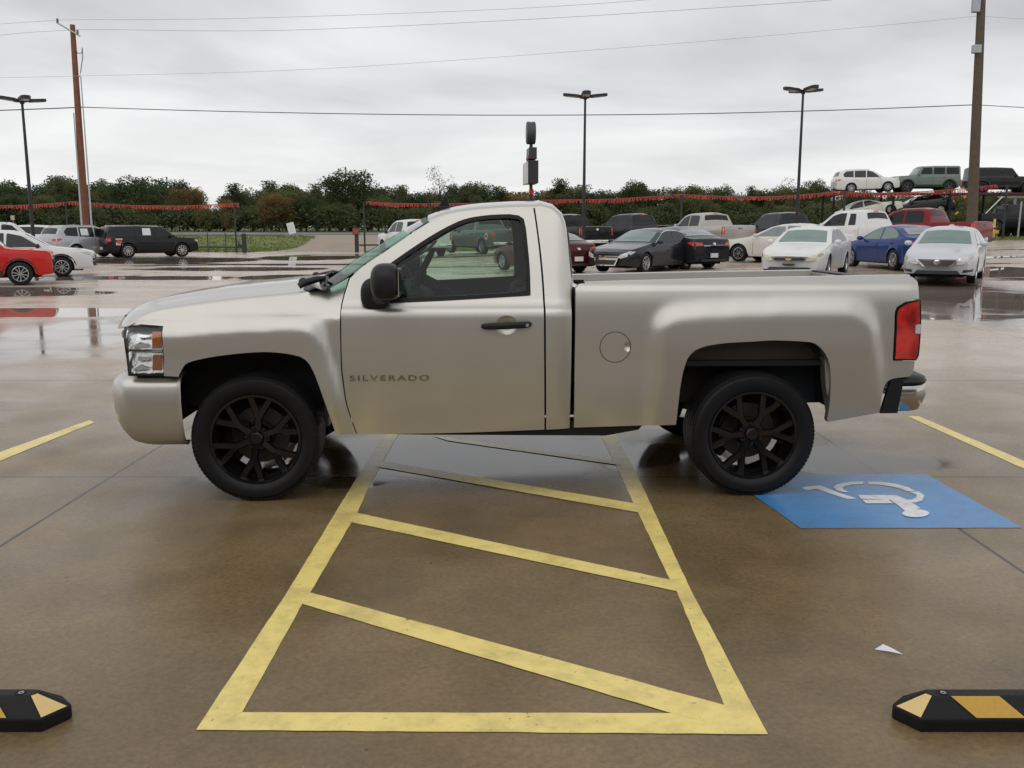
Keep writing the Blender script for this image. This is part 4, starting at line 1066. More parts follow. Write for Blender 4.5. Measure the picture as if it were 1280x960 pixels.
def rim_y_mesh(name, RI, W, m, n=6):
    mb = MB(); h = W/2
    mb.lathe([(-h*.86, RI+.006), (-h*.90, RI+.002), (-h*.88, RI-.012), (-h*.70, RI-.022), (-h*.3, RI-.035), (h*.3, RI-.05), (h*.8, RI-.03), (h*.86, RI)], 64, 'y')
    yo = -h*.62; yc = -h*.50
    mb.lathe([(yc-.035, .0001), (yc-.035, .032), (yc-.028, .040), (yc-.01, .045), (yc-.004, .075), (yc+.02, .085), (yc+.05, .07), (yc+.05, .0001)], 32, 'y')
    for k in range(n):
        a0 = 2*math.pi*k/n+R(30)
        Mr = Matrix.Rotation(-a0, 4, 'Y')
        def bar(p, q, w0, w1, t):
            p = Vector(p); q = Vector(q); d = (q-p).normalized(); s = d.cross(Vector((0, 1, 0))).normalized()
            up = Vector((0, 1, 0)); vs = []
            for c, w in ((p, w0), (q, w1)):
                vs += [c+s*w, c+s*w*.7-up*.010, c-s*w*.7-up*.010, c-s*w, c-s*w*.8+up*t, c+s*w*.8+up*t]
            vs = [Mr @ v for v in vs]
            mb.add(vs, [(i, (i+1) % 6, (i+1) % 6+6, i+6) for i in range(6)]+[(5, 4, 3, 2, 1, 0), (6, 7, 8, 9, 10, 11)])
        j = (RI*.52, yo-.0, 0)
        bar((.05, yc-.002, 0), j, .025, .022, .03)
        for sg in (-1, 1):
            bar((RI*.50, yo, sg*.004), (RI*.975, yo-.012, sg*RI*.235), .022, .022, .028)
        # lug
        mb.lathe([(yc-.022, .0001), (yc-.022, .008), (yc+.0, .010)], 8, 'y', Mr @ Matrix.Translation((.058*math.cos(.5), 0, .058*math.sin(.5))))
    return mb.me(name, m, smooth=True, angle=35)
tyre_me = tyre_mesh('tyre', RT, .268, .275); rim_me = rim_y_mesh('rim', .268, .275, M_gloss_black)
mbd = MB(); mbd.lathe([(.0, .0001), (.0, .085), (.01, .09), (.012, .175), (.035, .175), (.035, .06)], 40, 'y'); disc_me = mbd.me('brake_disc', M_disc, smooth=True, angle=30)
mbs = MB(); mbs.prism([(.10*math.cos(R(t)), .10*math.sin(R(t))) for t in range(-20, 231, 10)]+[(.232*math.cos(R(t)), .232*math.sin(R(t))) for t in range(230, -21, -10)], 0, .004, lambda a, b, h: Vector((a, h, b))); shield_me = mbs.me('dust_shield', M_dark)
mbc = MB(); mbc.box(-.165, -.07, -.03, .05, -.07, .07, bev=.012); cal_me = mbc.me('brake_caliper', M_dark)
for x, spin in ((-1.49, 8), (1.505, 26)):
    for s in (-1, 1):
        w = empty('wheel', truck, (x, s*(HALFT-.1375), HZ), (0, R(spin), 0 if s < 0 else math.pi))
        link('tyre', tyre_me, w); link('rim', rim_me, w); link('brake_disc', disc_me, w, (0, .02, 0)); link('dust_shield', shield_me, w, (0, .062, 0), (0, -R(spin)*(1 if s < 0 else -1), 0)); link('brake_caliper', cal_me, w, (0, .03, 0))
for s in (-1, 1):   # mud-flap like splash guard behind front wheel
    mb = MB(); mb.box(-1.08, -1.06, s*.80-.10, s*.80+.10, .45, .62); mb.build('splash_guard', M_black_plastic, truck)

# ------------------------------------------------------------------ parametric cars for the rows behind
def lin(P):
    def f(u):
        if u <= P[0][0]: return P[0][1]
        for i in range(len(P)-1):
            if u <= P[i+1][0]: return P[i][1]+(P[i+1][1]-P[i][1])*(u-P[i][0])/max(1e-6, P[i+1][0]-P[i][0])
        return P[-1][1]
    return f
KINDS = {
 'sedan': dict(L=4.85, W=1.84, H=1.46, r=.33, ax=(.95, 3.76), tum=.42, sill=.22,
    top=[(0, .62), (.04, .70), (.25, .79), (.7, .87), (1.30, .96), (1.40, .985), (2.15, 1.335), (2.45, 1.41), (2.9, 1.445), (3.35, 1.43), (3.7, 1.36), (4.28, 1.12), (4.36, 1.095), (4.72, 1.06), (4.80, 1.0), (4.85, .80)],
    belt=[(0, .58), (.04, .66), (.25, .755), (.7, .83), (1.42, .92), (3, .965), (4.2, 1.03), (4.72, 1.03), (4.80, .96), (4.85, .78)],
    ws=(1.42, 2.2), rw=(3.70, 4.26), bed=None,
    win=[[(1.62, .985), (2.26, 1.31), (2.5, 1.365), (2.76, 1.385), (2.79, .99)], [(2.87, .99), (2.84, 1.385), (3.3, 1.37), (3.62, 1.30), (3.93, 1.12), (3.85, 1.03)]], mirror=1.72, doors=(1.55, 2.83, 3.75)),
 'suv': dict(L=4.75, W=1.88, H=1.74, r=.36, ax=(.92, 3.68), tum=.30, sill=.26,
    top=[(0, .78), (.05, .90), (.3, .99), (1.1, 1.08), (1.22, 1.11), (1.95, 1.57), (2.3, 1.66), (3.2, 1.70), (4.15, 1.66), (4.42, 1.59), (4.66, 1.16), (4.71, 1.08), (4.75, .85)],
    belt=[(0, .73), (.05, .86), (.3, .95), (1.25, 1.03), (4.3, 1.13), (4.66, 1.10), (4.71, 1.03), (4.75, .83)],
    ws=(1.25, 2.0), rw=(4.42, 4.64), bed=None,
    win=[[(1.48, 1.09), (2.05, 1.50), (2.46, 1.60), (2.5, 1.10)], [(2.57, 1.10), (2.54, 1.60), (3.38, 1.61), (3.42, 1.13)], [(3.5, 1.14), (3.47, 1.61), (4.05, 1.58), (4.27, 1.38), (4.2, 1.18)]], mirror=1.62, doors=(1.45, 2.53, 3.46)),
 'wagon': dict(L=4.85, W=1.90, H=1.73, r=.37, ax=(.92, 3.80), tum=.22, sill=.28,
    top=[(0, .82), (.04, .95), (.25, 1.01), (1.1, 1.07), (1.22, 1.10), (1.72, 1.54), (1.95, 1.62), (3.2, 1.66), (4.5, 1.64), (4.66, 1.60), (4.80, 1.15), (4.83, 1.05), (4.85, .8)],
    belt=[(0, .77), (.04, .90), (.25, .98), (1.25, 1.05), (4.5, 1.09), (4.80, 1.08), (4.85, .78)],
    ws=(1.24, 1.78), rw=(4.64, 4.79), bed=None,
    win=[[(1.42, 1.10), (1.83, 1.50), (2.30, 1.575), (2.34, 1.11)], [(2.40, 1.11), (2.37, 1.58), (3.36, 1.59), (3.38, 1.12)], [(3.44, 1.12), (3.42, 1.59), (4.52, 1.57), (4.62, 1.16)]], mirror=1.55, doors=(1.4, 2.37, 3.42)),
 'boxy': dict(L=4.25, W=1.82, H=1.72, r=.35, ax=(.82, 3.36), tum=.20, sill=.28,
    top=[(0, .88), (.03, .98), (.15, 1.04), (1.0, 1.10), (1.15, 1.13), (1.62, 1.58), (1.85, 1.66), (2.8, 1.70), (3.9, 1.66), (4.05, 1.60), (4.18, 1.15), (4.23, 1.0), (4.25, .8)],
    belt=[(0, .84), (.03, .94), (.15, 1.00), (1.15, 1.07), (4.1, 1.12), (4.2, 1.05), (4.25, .78)],
    ws=(1.17, 1.68), rw=(4.03, 4.17), bed=None,
    win=[[(1.35, 1.12), (1.72, 1.52), (2.2, 1.60), (2.24, 1.13)], [(2.31, 1.13), (2.28, 1.61), (3.1, 1.61), (3.12, 1.15)], [(3.2, 1.16), (3.18, 1.61), (3.8, 1.58), (3.92, 1.18)]], mirror=1.45, doors=(1.3, 2.27, 3.16)),
 'jeep': dict(L=4.35, W=1.80, H=1.83, r=.41, ax=(.72, 3.48), tum=.10, sill=.42,
    top=[(0, 1.02), (.03, 1.10), (.1, 1.13), (1.25, 1.20), (1.32, 1.21), (1.62, 1.70), (1.72, 1.78), (2.6, 1.82), (4.1, 1.82), (4.17, 1.80), (4.20, 1.25), (4.22, 1.2), (4.24, .9)],
    belt=[(0, .98), (.03, 1.05), (1.3, 1.15), (4.1, 1.20), (4.2, 1.18), (4.24, .85)],
    ws=(1.34, 1.62), rw=(4.17, 4.20), bed=None,
    win=[[(1.52, 1.26), (1.74, 1.68), (2.3, 1.70), (2.32, 1.26)], [(2.42, 1.26), (2.42, 1.70), (3.15, 1.70), (3.15, 1.26)], [(3.25, 1.26), (3.25, 1.70), (4.05, 1.70), (4.08, 1.26)]], mirror=1.5, doors=(1.4, 2.37, 3.2)),
 'pickup': dict(L=5.75, W=1.98, H=1.93, r=.40, ax=(.98, 4.58), tum=.30, sill=.40,
    top=[(0, 1.0), (.04, 1.08), (.2, 1.14), (1.3, 1.22), (1.42, 1.25), (2.05, 1.78), (2.35, 1.87), (3.3, 1.90), (3.68, 1.85), (3.86, 1.42), (3.88, 1.28), (3.95, 1.28), (5.68, 1.30), (5.73, 1.28), (5.75, 1.1)],
    belt=[(0, .95), (.04, 1.02), (.2, 1.09), (1.45, 1.17), (3.86, 1.22), (3.95, 1.275), (5.68, 1.29), (5.73, 1.26), (5.75, 1.05)],
    ws=(1.45, 2.1), rw=(3.68, 3.84), bed=(3.97, 5.66),
    win=[[(1.66, 1.25), (2.14, 1.68), (2.5, 1.78), (2.62, 1.79), (2.64, 1.27)], [(2.72, 1.27), (2.71, 1.79), (3.3, 1.79), (3.52, 1.74), (3.56, 1.28)]], mirror=1.78, doors=(1.6, 2.68, 3.6)),
}
KINDS['longwindow_pickup'] = dict(KINDS['pickup'])
KINDS['ext_pickup'] = dict(KINDS['pickup'], L=5.3, W=1.85, H=1.80, win=[[(1.66, 1.25), (2.14, 1.68), (2.5, 1.78), (2.82, 1.79), (2.84, 1.27)], [(3.02, 1.29), (3.0, 1.77), (3.3, 1.76), (3.38, 1.30)]])
TY = {}
def car_wheel(car, x, s, W, r, style, spin):
    key = (round(r, 3), style)
    if key not in TY:
        ri = r*.66; mb = MB(); h = .11
        mb.lathe([(-h*.8, ri), (-h, ri+.02), (-h, r-.03), (-h*.85, r), (h*.85, r), (h, r-.03), (h, ri+.02), (h*.8, ri)], 36, 'y'); ty = mb.me('tyre', M_rubber, smooth=True, angle=30)
        m = {'a': M_alloy, 'd': M_darkalloy, 'b': M_gloss_black}[style[0]]
        mb = MB(); mb.lathe([(-h*.92, ri+.004), (-h*.95, ri-.012), (-h*.5, ri-.03), (.0, ri-.04)], 32, 'y'); mb.lathe([(-h*.7, .0001), (-h*.7, .045), (-h*.55, .06), (-h*.3, .06)], 14, 'y')
        n = int(style[1:])
        for k in range(n):
            a = 2*math.pi*k/n; Mr = Matrix.Rotation(-a, 4, 'Y')
            if n == 5:
                for sg in (-1, 1): mb.prism([(.035, sg*.012-.012), (ri-.01, sg*.055-.020), (ri-.01, sg*.055+.020), (.035, sg*.012+.012)], -h*.78, -h*.5, lambda p, q, hh: Mr @ Vector((p, hh, q)))
            else: mb.prism([(.035, -.014), (ri-.01, -.022), (ri-.01, .022), (.035, .014)], -h*.78, -h*.5, lambda p, q, hh: Mr @ Vector((p, hh, q)))
        rm = mb.me('rim', m, smooth=True, angle=30)
        mb = MB(); mb.lathe([(-.01, .0001), (-.01, ri-.03)], 24, 'y'); bk = mb.me('wheel_backing', M_dark)
        TY[key] = (ty, rm, bk)
    w = empty('wheel', car, (x, s*(W/2-.115), r), (0, R(spin), 0 if s < 0 else math.pi))
    ty, rm, bk = TY[key]; link('tyre', ty, w); link('rim', rm, w); link('brake_backing', bk, w, (0, -.02, 0))
PCACHE = {}
def cpaint(col, metal=0, rough=.3):
    k = (col, metal, rough)
    if k not in PCACHE: PCACHE[k] = paint('car_paint', col, metal, rough)
    return PCACHE[k]
def car(name, label, cat, kind, col, px=None, s=None, rz=0, metal=0, rough=.28, group=None, wheel='a5', loc=None, dims=None, pitch=0,
        glassm=None, sheets=(), front=True, rear=True, mirror=None, rack=False, lamp=None, front_style='grille', plate=True, seams=True, rearglass=None, chrome_line=False, clad=False, winkey=None, rlamp='tall', sticker=None, emblem=None, taillamp=True):
    K = KINDS[kind]; L0, W0, H0 = K['L'], K['W'], K['H']; L, W, H = dims or (L0, W0, H0)
    su, sz = L/L0, H/H0
    top_ = lin([(a*su, b*sz) for a, b in K['top']]); belt_ = lin([(a*su, b*sz) for a, b in K['belt']])
    r = K['r']*min(1.05, sz); ax = [a*su for a in K['ax']]; sill = K['sill']*sz; tum = K['tum']; hw0 = W/2
    bed = [b*su for b in K['bed']] if K['bed'] else None
    pfront = .17 if kind in ('sedan', 'suv') else .09
    def plan(u): return 1-pfront*(1-min(u/.62, 1))**2.2-(.13 if kind != 'pickup' else .04)*(1-min((L-u)/.5, 1))**2.2
    bulge = {'sedan': .16, 'suv': .13}.get(kind, .06)
    def xof(u, y):
        hw = hw0*plan(u); e = (1-min(u/.55, 1))**1.5; e2 = (1-min((L-u)/.55, 1))**1.5
        return L/2-u+bulge*e*(1-min(1, abs(y)/hw)**2)-bulge*.7*e2*(1-min(1, abs(y)/hw)**2)
    def zbot(u):
        z = sill+.05*(1-min(u/.4, 1))+.06*(1-min((L-u)/.4, 1))
        for a in ax:
            d = abs(u-a); ra = r*1.17
            if d < ra: z = max(z, r+math.sqrt(ra*ra-d*d)*.98)
        return z
    def section(u):
        t = top_(u); b = min(belt_(u), t-.012); zb = min(zbot(u), b-.06); hw = hw0*plan(u); pts = []
        def kz(z):
            q = (z-sill)/(b-sill+1e-6)
            return .955+.045*math.sin(min(1, max(0, q)/.72)*math.pi/2) if q < .72 else 1-.05*((q-.72)/.28)**2
        for f in (0, .04, .2, .4, .6, .78, .9, .97, 1):
            z = zb+(b-zb)*f; y = hw*kz(z)
            if f == 0: y -= .02
            for a in ax:   # wheel-arch lip stands a little proud
                d = math.hypot(u-a, z-r); y += .018*math.exp(-((d-r*1.2)/.05)**2)
            pts.append((y, z))
        h = t-b; y0 = hw*.95-.012
        if bed and bed[0] < u < bed[1]:
            pts += [(y0, b+.008), (y0-.05, b+.008), (y0-.06, b-.02), (y0-.06, b-.45), (.4, b-.45), (0, b-.45)]
        else:
            cr = .035 if h > .2 else .02
            pts += [(y0, b+.04*h), (y0-tum*h*.5, b+.5*h), (y0-tum*h*.87, b+.87*h), (y0-tum*h-.045, b+.965*h), ((y0-tum*h)*.55, b+h+.6*cr), (0, b+h+cr)]
        return pts
    us = set([0, L]); u = 0
    while u < L: us.add(round(u, 3)); u += .09
    for P in (K['top'], K['belt']):
        for a, b in P: us.add(round(a*su, 3))
    for a in ax:
        for k in range(-12, 13): us.add(round(a+r*1.17*math.sin(math.pi/2*k/12), 3))
    if bed: us |= {bed[0]-.004, bed[0]+.004, bed[1]-.004, bed[1]+.004}
    us = sorted(v for v in us if 0 <= v <= L)
    secs = [section(u) for u in us]; n = len(secs[0])
    vs = []; fs = []
    for u, sc in zip(us, secs):
        full = [(-y, z) for y, z in sc]+[(y, z) for y, z in reversed(sc[:-1])]
        vs += [Vector((xof(u, y), y, z)) for y, z in full]
    m = 2*n-1
    for j in range(len(us)-1):
        for i in range(m-1): fs.append((j*m+i, j*m+i+1, (j+1)*m+i+1, (j+1)*m+i))
    fs.append(tuple(range(m))); fs.append(tuple((len(us)-1)*m+i for i in range(m)))
    if loc is None:
        Y = FPX/s; X = (px-640)/s; loc = (X, Y, terr(X, Y)+.01)
    root = thing(name, label, cat, loc, R(rz), group)
    if pitch: root.rotation_euler = (0, R(pitch), R(rz))
    pm = cpaint(col, metal, rough)
    mb = MB(); mb.add(vs, fs); body = mb.build('body', pm, root, smooth=True, angle=38)
    def sideY(u, z):
        sc = section(u)
        for i in range(len(sc)-1):
            if sc[i][1] <= z <= sc[i+1][1]: t = (z-sc[i][1])/max(1e-6, sc[i+1][1]-sc[i][1]); return sc[i][0]+(sc[i+1][0]-sc[i][0])*t
        return sc[-3][0] if z > sc[-3][1] else sc[0][0]
    def sidepatch(nm, poly, mt, off=.006, sides=(-1, 1), par=root, sx=.18, szz=.1):
        V, F, B = clipgrid([Vector(p) for p in poly], [], sx, szz)
        for sd in sides:
            v3 = [Vector((xof(u, 99), sd*(sideY(u, z)+off), z)) for u, z in V]
            mb = MB(); mb.add(v3, F); mb.build(nm, mt, par, smooth=True)
    def endpt(y, z, rear_, off):
        u = 0
        if not rear_:
            while u < L/3 and (top_(u) < z+.0 or hw0*plan(u) < abs(y)+.01): u += .01
            return Vector((xof(u, y)+off, y, z))
        u = L
        while u > L*.6 and (top_(u) < z+.0 or hw0*plan(u) < abs(y)+.01): u -= .01
        return Vector((xof(u, y)-off, y, z))
    def endpatch(nm, poly, mt, rear_=False, off=.008, mirror_=False, par=root):
        for sd in ((-1, 1) if mirror_ else (1,)):
            pl = [(p[0]*sd, p[1]) for p in poly]
            V, F, B = clipgrid([Vector(p) for p in pl], [], .08, .06); v3 = [endpt(y, z, rear_, off) for y, z in V]
            nn = len(v3); back = [v+Vector((.05 if rear_ else -.05, 0, 0)) for v in v3]
            mb = MB(); mb.add(v3+back, F+[(a, b, b+nn, a+nn) for a, b in B]); mb.build(nm, mt, par)
    def topZ(u, f):   # f: -1..1 of the roof-edge width
        sc = section(u); D, E, F_ = sc[-3], sc[-2], sc[-1]; y = abs(f)*D[0]*.97
        if y > E[0]: t = (y-E[0])/(D[0]-E[0]); z = E[1]+(D[1]-E[1])*t
        else: t = y/E[0]; z = F_[1]+(E[1]-F_[1])*t
        return math.copysign(y, f), z
    def toppatch(nm, u0, u1, mt, f=.93, par=root):
        us_ = sorted({u0+(u1-u0)*k/8 for k in range(9)} | {a*su for a, b in K['top'] if u0 < a*su < u1}); rws = []
        sgn = 1 if top_(u1) > top_(u0) else -1
        for u in us_:
            row = []
            for k in range(9):
                y, z = topZ(u, -f+2*f*k/8); row.append(Vector((xof(u, y)+.007*sgn, y, z+.007)))
            rws.append(row)
        mb = MB(); mb.add(*loft(rws)); mb.build(nm, mt, par, smooth=True)
    gm = glassm or M_darkglass
    for wi, poly in enumerate(K['win']):
        sidepatch('side_window', [(a*su, b*sz) for a, b in poly], gm)
    ws, rw = [a*su for a in K['ws']], [a*su for a in K['rw']]
    toppatch('windshield', ws[0]+.03, ws[1]-.06, M_greenglass if front else gm)
    toppatch('rear_window', rw[0]+.03, rw[1]-.03, rearglass or M_darkglass, .90)
    if seams:
        for du in K['doors']:
            du *= su; zb = max(zbot(du)+.04, sill+.08)
            sidepatch('door_seam', [(du-.006, zb), (du+.006, zb), (du+.006, belt_(du)-.02), (du-.006, belt_(du)-.02)], M_seal, .002)
        for du in K['doors'][1:]:
            du = du*su-.16; zz = belt_(du)-.13*sz
            for sd in (-1, 1):
                mb = MB(); mb.box(xof(du, 9)-.09, xof(du, 9)+.07, sd*(sideY(du, zz)+.018)-.015, sd*(sideY(du, zz)+.018)+.015, zz-.014, zz+.014, bev=.006); mb.build('door_handle', pm, root)
    if clad:
        for a in ax:
            poly = [(a+r*1.17*math.cos(R(t)), r+r*1.17*math.sin(R(t))) for t in range(5, 176, 10)]; poly += [(a+r*1.38*math.cos(R(t)), r+r*1.36*math.sin(R(t))) for t in range(175, 4, -10)]
            sidepatch('arch_cladding', poly, M_carplastic, .008, sx=.3, szz=.2)
        sidepatch('sill_cladding', [(ax[0]+r*1.3, sill+.02), (ax[1]-r*1.3, sill+.02), (ax[1]-r*1.3, sill+.16), (ax[0]+r*1.3, sill+.16)], M_carplastic, .01)
    if chrome_line:
        P = [(a*su, b*sz) for a, b in K['win'][0][:-1]]+[(a*su, b*sz) for a, b in K['win'][1][1:-1]]
        up = [(a, b+.018) for a, b in P]; sidepatch('window_chrome', up+[(a, b+.0) for a, b in reversed(P)], M_chrome, .009, sx=.5, szz=.5)
    mm = {'b': M_carplastic, None: pm, 'p': pm}[mirror]
    mu = K['mirror']*su; mzz = belt_(mu)+.09*sz
    for sd in (-1, 1):
        mb = MB(); mb.ell((L/2-mu+.03, sd*(hw0+.07), mzz), (.07, .10, .07 if kind not in ('pickup', 'ext_pickup') else .11), 12, 8, .8); mb.tube([(L/2-mu, sd*(hw0-.10), mzz-.04), (L/2-mu+.02, sd*(hw0+.03), mzz-.02)], .02, 6); mb.build('mirror', mm, root, smooth=True)
    h1 = top_(.0); lampm = lamp or M_headlamp
    truckish = bed is not None or kind in ('jeep',)
    if front:
        if front_style == 'grille' or front_style == 'split' or front_style == 'vgrille' or front_style == 'slim':
            hz = top_(.12)
            if truckish: endpatch('headlight', [(hw0*.66, hz-.27), (hw0*.93, hz-.26), (hw0*.93, hz-.06), (hw0*.68, hz-.07)], lampm, mirror_=True)
            elif kind == 'boxy': endpatch('headlight', [(hw0*.55, hz-.22), (hw0*.85, hz-.22), (hw0*.86, hz-.06), (hw0*.55, hz-.06)], lampm, mirror_=True)
            else: endpatch('headlight', [(hw0*.50, h1-.10), (hw0*.62, h1-.12), (hw0*.90, h1-.04), (hw0*.95, h1+.10), (hw0*.86, h1+.115), (hw0*.56, h1-.01)], lampm, mirror_=True)
        if front_style == 'split':     # two-tier grille with a bar, and an oval emblem-like bow
            endpatch('grille_surround', [(-.52, h1-.04), (.52, h1-.04), (.46, h1-.13), (-.46, h1-.13)], M_chrome, off=.010)
            endpatch('grille', [(-.50, h1-.055), (.50, h1-.055), (.45, h1-.105), (-.45, h1-.105)], M_carplastic, off=.016)
            endpatch('grille_surround', [(-.46, h1-.145), (.46, h1-.145), (.36, h1-.36), (-.36, h1-.36)], M_chrome, off=.010)
            endpatch('grille', [(-.42, h1-.17), (.42, h1-.17), (.33, h1-.33), (-.33, h1-.33)], M_carplastic, off=.016)
            endpatch('emblem', [(-.13, h1-.10), (-.045, h1-.10), (-.045, h1-.08), (.045, h1-.08), (.045, h1-.10), (.13, h1-.10), (.12, h1-.15), (.045, h1-.15), (.045, h1-.17), (-.045, h1-.17), (-.045, h1-.15), (-.12, h1-.15)], M_gold, off=.022)
        elif front_style == 'slim':
            endpatch('grille', [(-.44, h1-.03), (.44, h1-.03), (.42, h1-.10), (-.42, h1-.10)], M_carplastic)
            endpatch('emblem', [(-.09, h1-.045), (-.03, h1-.045), (-.03, h1-.03), (.03, h1-.03), (.03, h1-.045), (.09, h1-.045), (.08, h1-.085), (.03, h1-.085), (.03, h1-.10), (-.03, h1-.10), (-.03, h1-.085), (-.08, h1-.085)], M_gold, off=.018)
            endpatch('plate_bracket', [(-.17, h1-.19), (.17, h1-.19), (.17, h1-.23), (.10, h1-.25), (-.10, h1-.25), (-.17, h1-.23)], M_carplastic)
            endpatch('lower_intake', [(-.62, .29), (.62, .29), (.55, .34), (-.55, .34)], M_carplastic)
        elif front_style == 'vgrille':
            endpatch('grille', [(-.52, h1+.02), (.52, h1+.02), (.30, h1-.16), (-.30, h1-.16)], M_darkalloy, off=.012)
            endpatch('grille_trim', [(-.56, h1+.04), (-.50, h1+.04), (-.28, h1-.17), (-.34, h1-.17)], M_chrome, off=.014, mirror_=True)
            endpatch('emblem', [(.09*math.cos(t*.785), h1-.05+.065*math.sin(t*.785)) for t in range(8)], M_chrome, off=.022)
            endpatch('lower_intake', [(-.48, h1-.27), (.48, h1-.27), (.56, h1-.36), (-.56, h1-.36)], M_carplastic)
            endpatch('fog_lamp_pocket', [(.62, h1-.25), (.84, h1-.23), (.82, h1-.30), (.60, h1-.32)], M_carplastic, mirror_=True)
        else:
            w = .62*hw0
            endpatch('grille', [(-w, top_(.1)-.08), (w, top_(.1)-.08), (w*.92, top_(.1)-.30), (-w*.92, top_(.1)-.30)], M_carplastic)
            endpatch('lower_intake', [(-.55*hw0, sill+.10), (.55*hw0, sill+.10), (.5*hw0, sill+.20), (-.5*hw0, sill+.20)], M_carplastic)
    if rear:
        zt = belt_(L-.12)
        if bed is not None:
            if taillamp: endpatch('taillight', [(hw0*.86, zt-.42), (hw0*.955, zt-.42), (hw0*.955, zt-.05), (hw0*.86, zt-.05)], M_redlamp, True, mirror_=True)
            if taillamp: sidepatch('taillight', [(L-.11, zt-.42), (L-.02, zt-.42), (L-.02, zt-.10), (L-.11, zt-.06)], M_redlamp, .006)
            endpatch('tailgate_handle', [(-.12, zt-.16), (.12, zt-.16), (.12, zt-.09), (-.12, zt-.09)], M_carplastic, True)
            mb = MB(); mb.box(-L/2-.14, -L/2+.05, -hw0*.95, hw0*.95, .50, .66, bev=.03); mb.build('rear_bumper', M_chrome if not clad else M_carplastic, root, smooth=True)
            if plate: mb = MB(); mb.box(-L/2-.155, -L/2-.14, -.16, .16, .52, .66); mb.build('licence_plate', M_plate, root)
            mb = MB(); mb.box(-L/2+2*.0+(L-rw[0])-.02, (-L/2+(L-rw[0]))+.06, -.14, .14, top_(rw[0])-.012, top_(rw[0])+.035); mb.build('brake_light', M_redlamp, root)
        else:
            if rlamp == 'tall':
                endpatch('taillight', [(hw0*.78, zt-.34), (hw0*.95, zt-.30), (hw0*.93, zt-.04), (hw0*.80, zt-.04)], M_redlamp, True, mirror_=True)
                sidepatch('taillight', [(L-.22, zt-.18), (L-.06, zt-.26), (L-.05, zt-.10), (L-.20, zt-.06)], M_redlamp, .006)
            else:
                endpatch('taillight', [(hw0*.52, zt-.20), (hw0*.95, zt-.22), (hw0*.95, zt-.07), (hw0*.56, zt-.10)], M_redlamp, True, mirror_=True)
                sidepatch('taillight', [(L-.34, zt-.11), (L-.06, zt-.22), (L-.05, zt-.08), (L-.18, zt-.06)], M_redlamp, .006)
            if chrome_line or rlamp == 'chrome': endpatch('trunk_trim', [(-.5*hw0, zt-.22), (.5*hw0, zt-.22), (.5*hw0, zt-.18), (-.5*hw0, zt-.18)], M_chrome, True, .012)
            if plate: endpatch('licence_plate', [(-.16, .42), (.16, .42), (.16, .57), (-.16, .57)], M_plate, True, .012)
            endpatch('bumper_insert', [(-.6*hw0, sill+.06), (.6*hw0, sill+.06), (.6*hw0, sill+.14), (-.6*hw0, sill+.14)], M_carplastic, True)
            if kind == 'sedan': toppatch('brake_light', rw[0]-.04, rw[0]+.03, M_redlamp, .14)
        if emblem: endpatch('emblem', [(.07*math.cos(t*1.047), zt-.13+.06*math.sin(t*1.047)) for t in range(6)], M_chrome, True, .014)
    for (uu, zz, ww, hh) in sheets:
        sidepatch('window_price_sheet', [(uu, zz), (uu+ww, zz), (uu+ww, zz+hh), (uu, zz+hh)], M_white_sheet, .012, sides=(-1, 1), sx=9, szz=9)
    if sticker:
        uu, zz = sticker
        pts = [(uu+.17*math.cos(t*.3927), zz+.17*math.sin(t*.3927)) for t in range(16)] if kind != 'wagon' else [(uu, zz), (uu+.34, zz), (uu+.34, zz+.34), (uu, zz+.34)]
        sidepatch('stock_sticker', pts, mat('sticker_white', (.72, .6, .56), .5), .012, sides=(-1, 1), sx=9, szz=9)
        pts = [(uu+.02*(kind == 'wagon')+(.12 if kind != 'wagon' else .15)*math.cos(t*.785)+(.15 if kind == 'wagon' else 0), zz+(.17 if kind == 'wagon' else 0)+.10*math.sin(t*.785)) for t in range(8)]
        sidepatch('sticker_print', pts, mat('sticker_red', (.55, .10, .06), .5), .015, sides=(-1, 1), sx=9, szz=9)
    if rack:
        for sd in (-1, 1):
            a, b = ws[1]+.25, rw[0]-.2; y = sd*(section((a+b)/2)[-3][0]-.02)
            mb = MB(); mb.tube([(L/2-a, y, top_(a)-.01), (L/2-a-.1, y, top_(a)+.05), (L/2-b+.1, y, top_(b)+.05), (L/2-b, y, top_(b)-.01)], .018, 6); mb.build('roof_rail', M_alloy if rack == 'a' else M_carplastic, root)
    mb = MB(); mb.box(-L/2+.30, L/2-.30, -hw0+.28, hw0-.28, sill*.8, .62); mb.build('underbody', M_dark, root)
    for a in ax:
        for sd in (-1, 1):
            mb = MB(); mb.prism([(L/2-a+r*1.20*math.cos(R(t)), r+r*1.20*math.sin(R(t))) for t in range(-10, 191, 20)], hw0-.30, hw0-.29, lambda p, q, hh: Vector((p, sd*hh, q)))
            mb.prism([(L/2-a+r*1.20*math.cos(R(t)), r+r*1.20*math.sin(R(t))) for t in range(-10, 191, 20)]+[(L/2-a+r*1.26*math.cos(R(t)), r+r*1.26*math.sin(R(t))) for t in range(190, -11, -20)], hw0-.30, hw0-.05, lambda p, q, hh: Vector((p, sd*hh, q)))
            mb.build('wheel_liner', M_dark, root)
            car_wheel(root, L/2-a, sd, W, r, wheel, rnd.uniform(0, 70))
    return root
WHITE = (.78, .78, .77); BLACK = (.010, .010, .012); CREAM = (.72, .70, .64); SILV = (.50, .51, .53)
LG, MG, RG = 'vehicles parked in the left rows', 'pickups angle-parked along the back fence', 'cars parked in the right rows'
car('small_suv', 'bright red boxy small SUV with black wheel arches at the left edge of the lot', 'SUV', 'boxy', (.58, .022, .016), -34, 44, 25, dims=(4.25, 1.82, 1.58), group=LG, clad=True, wheel='a5', mirror='b')
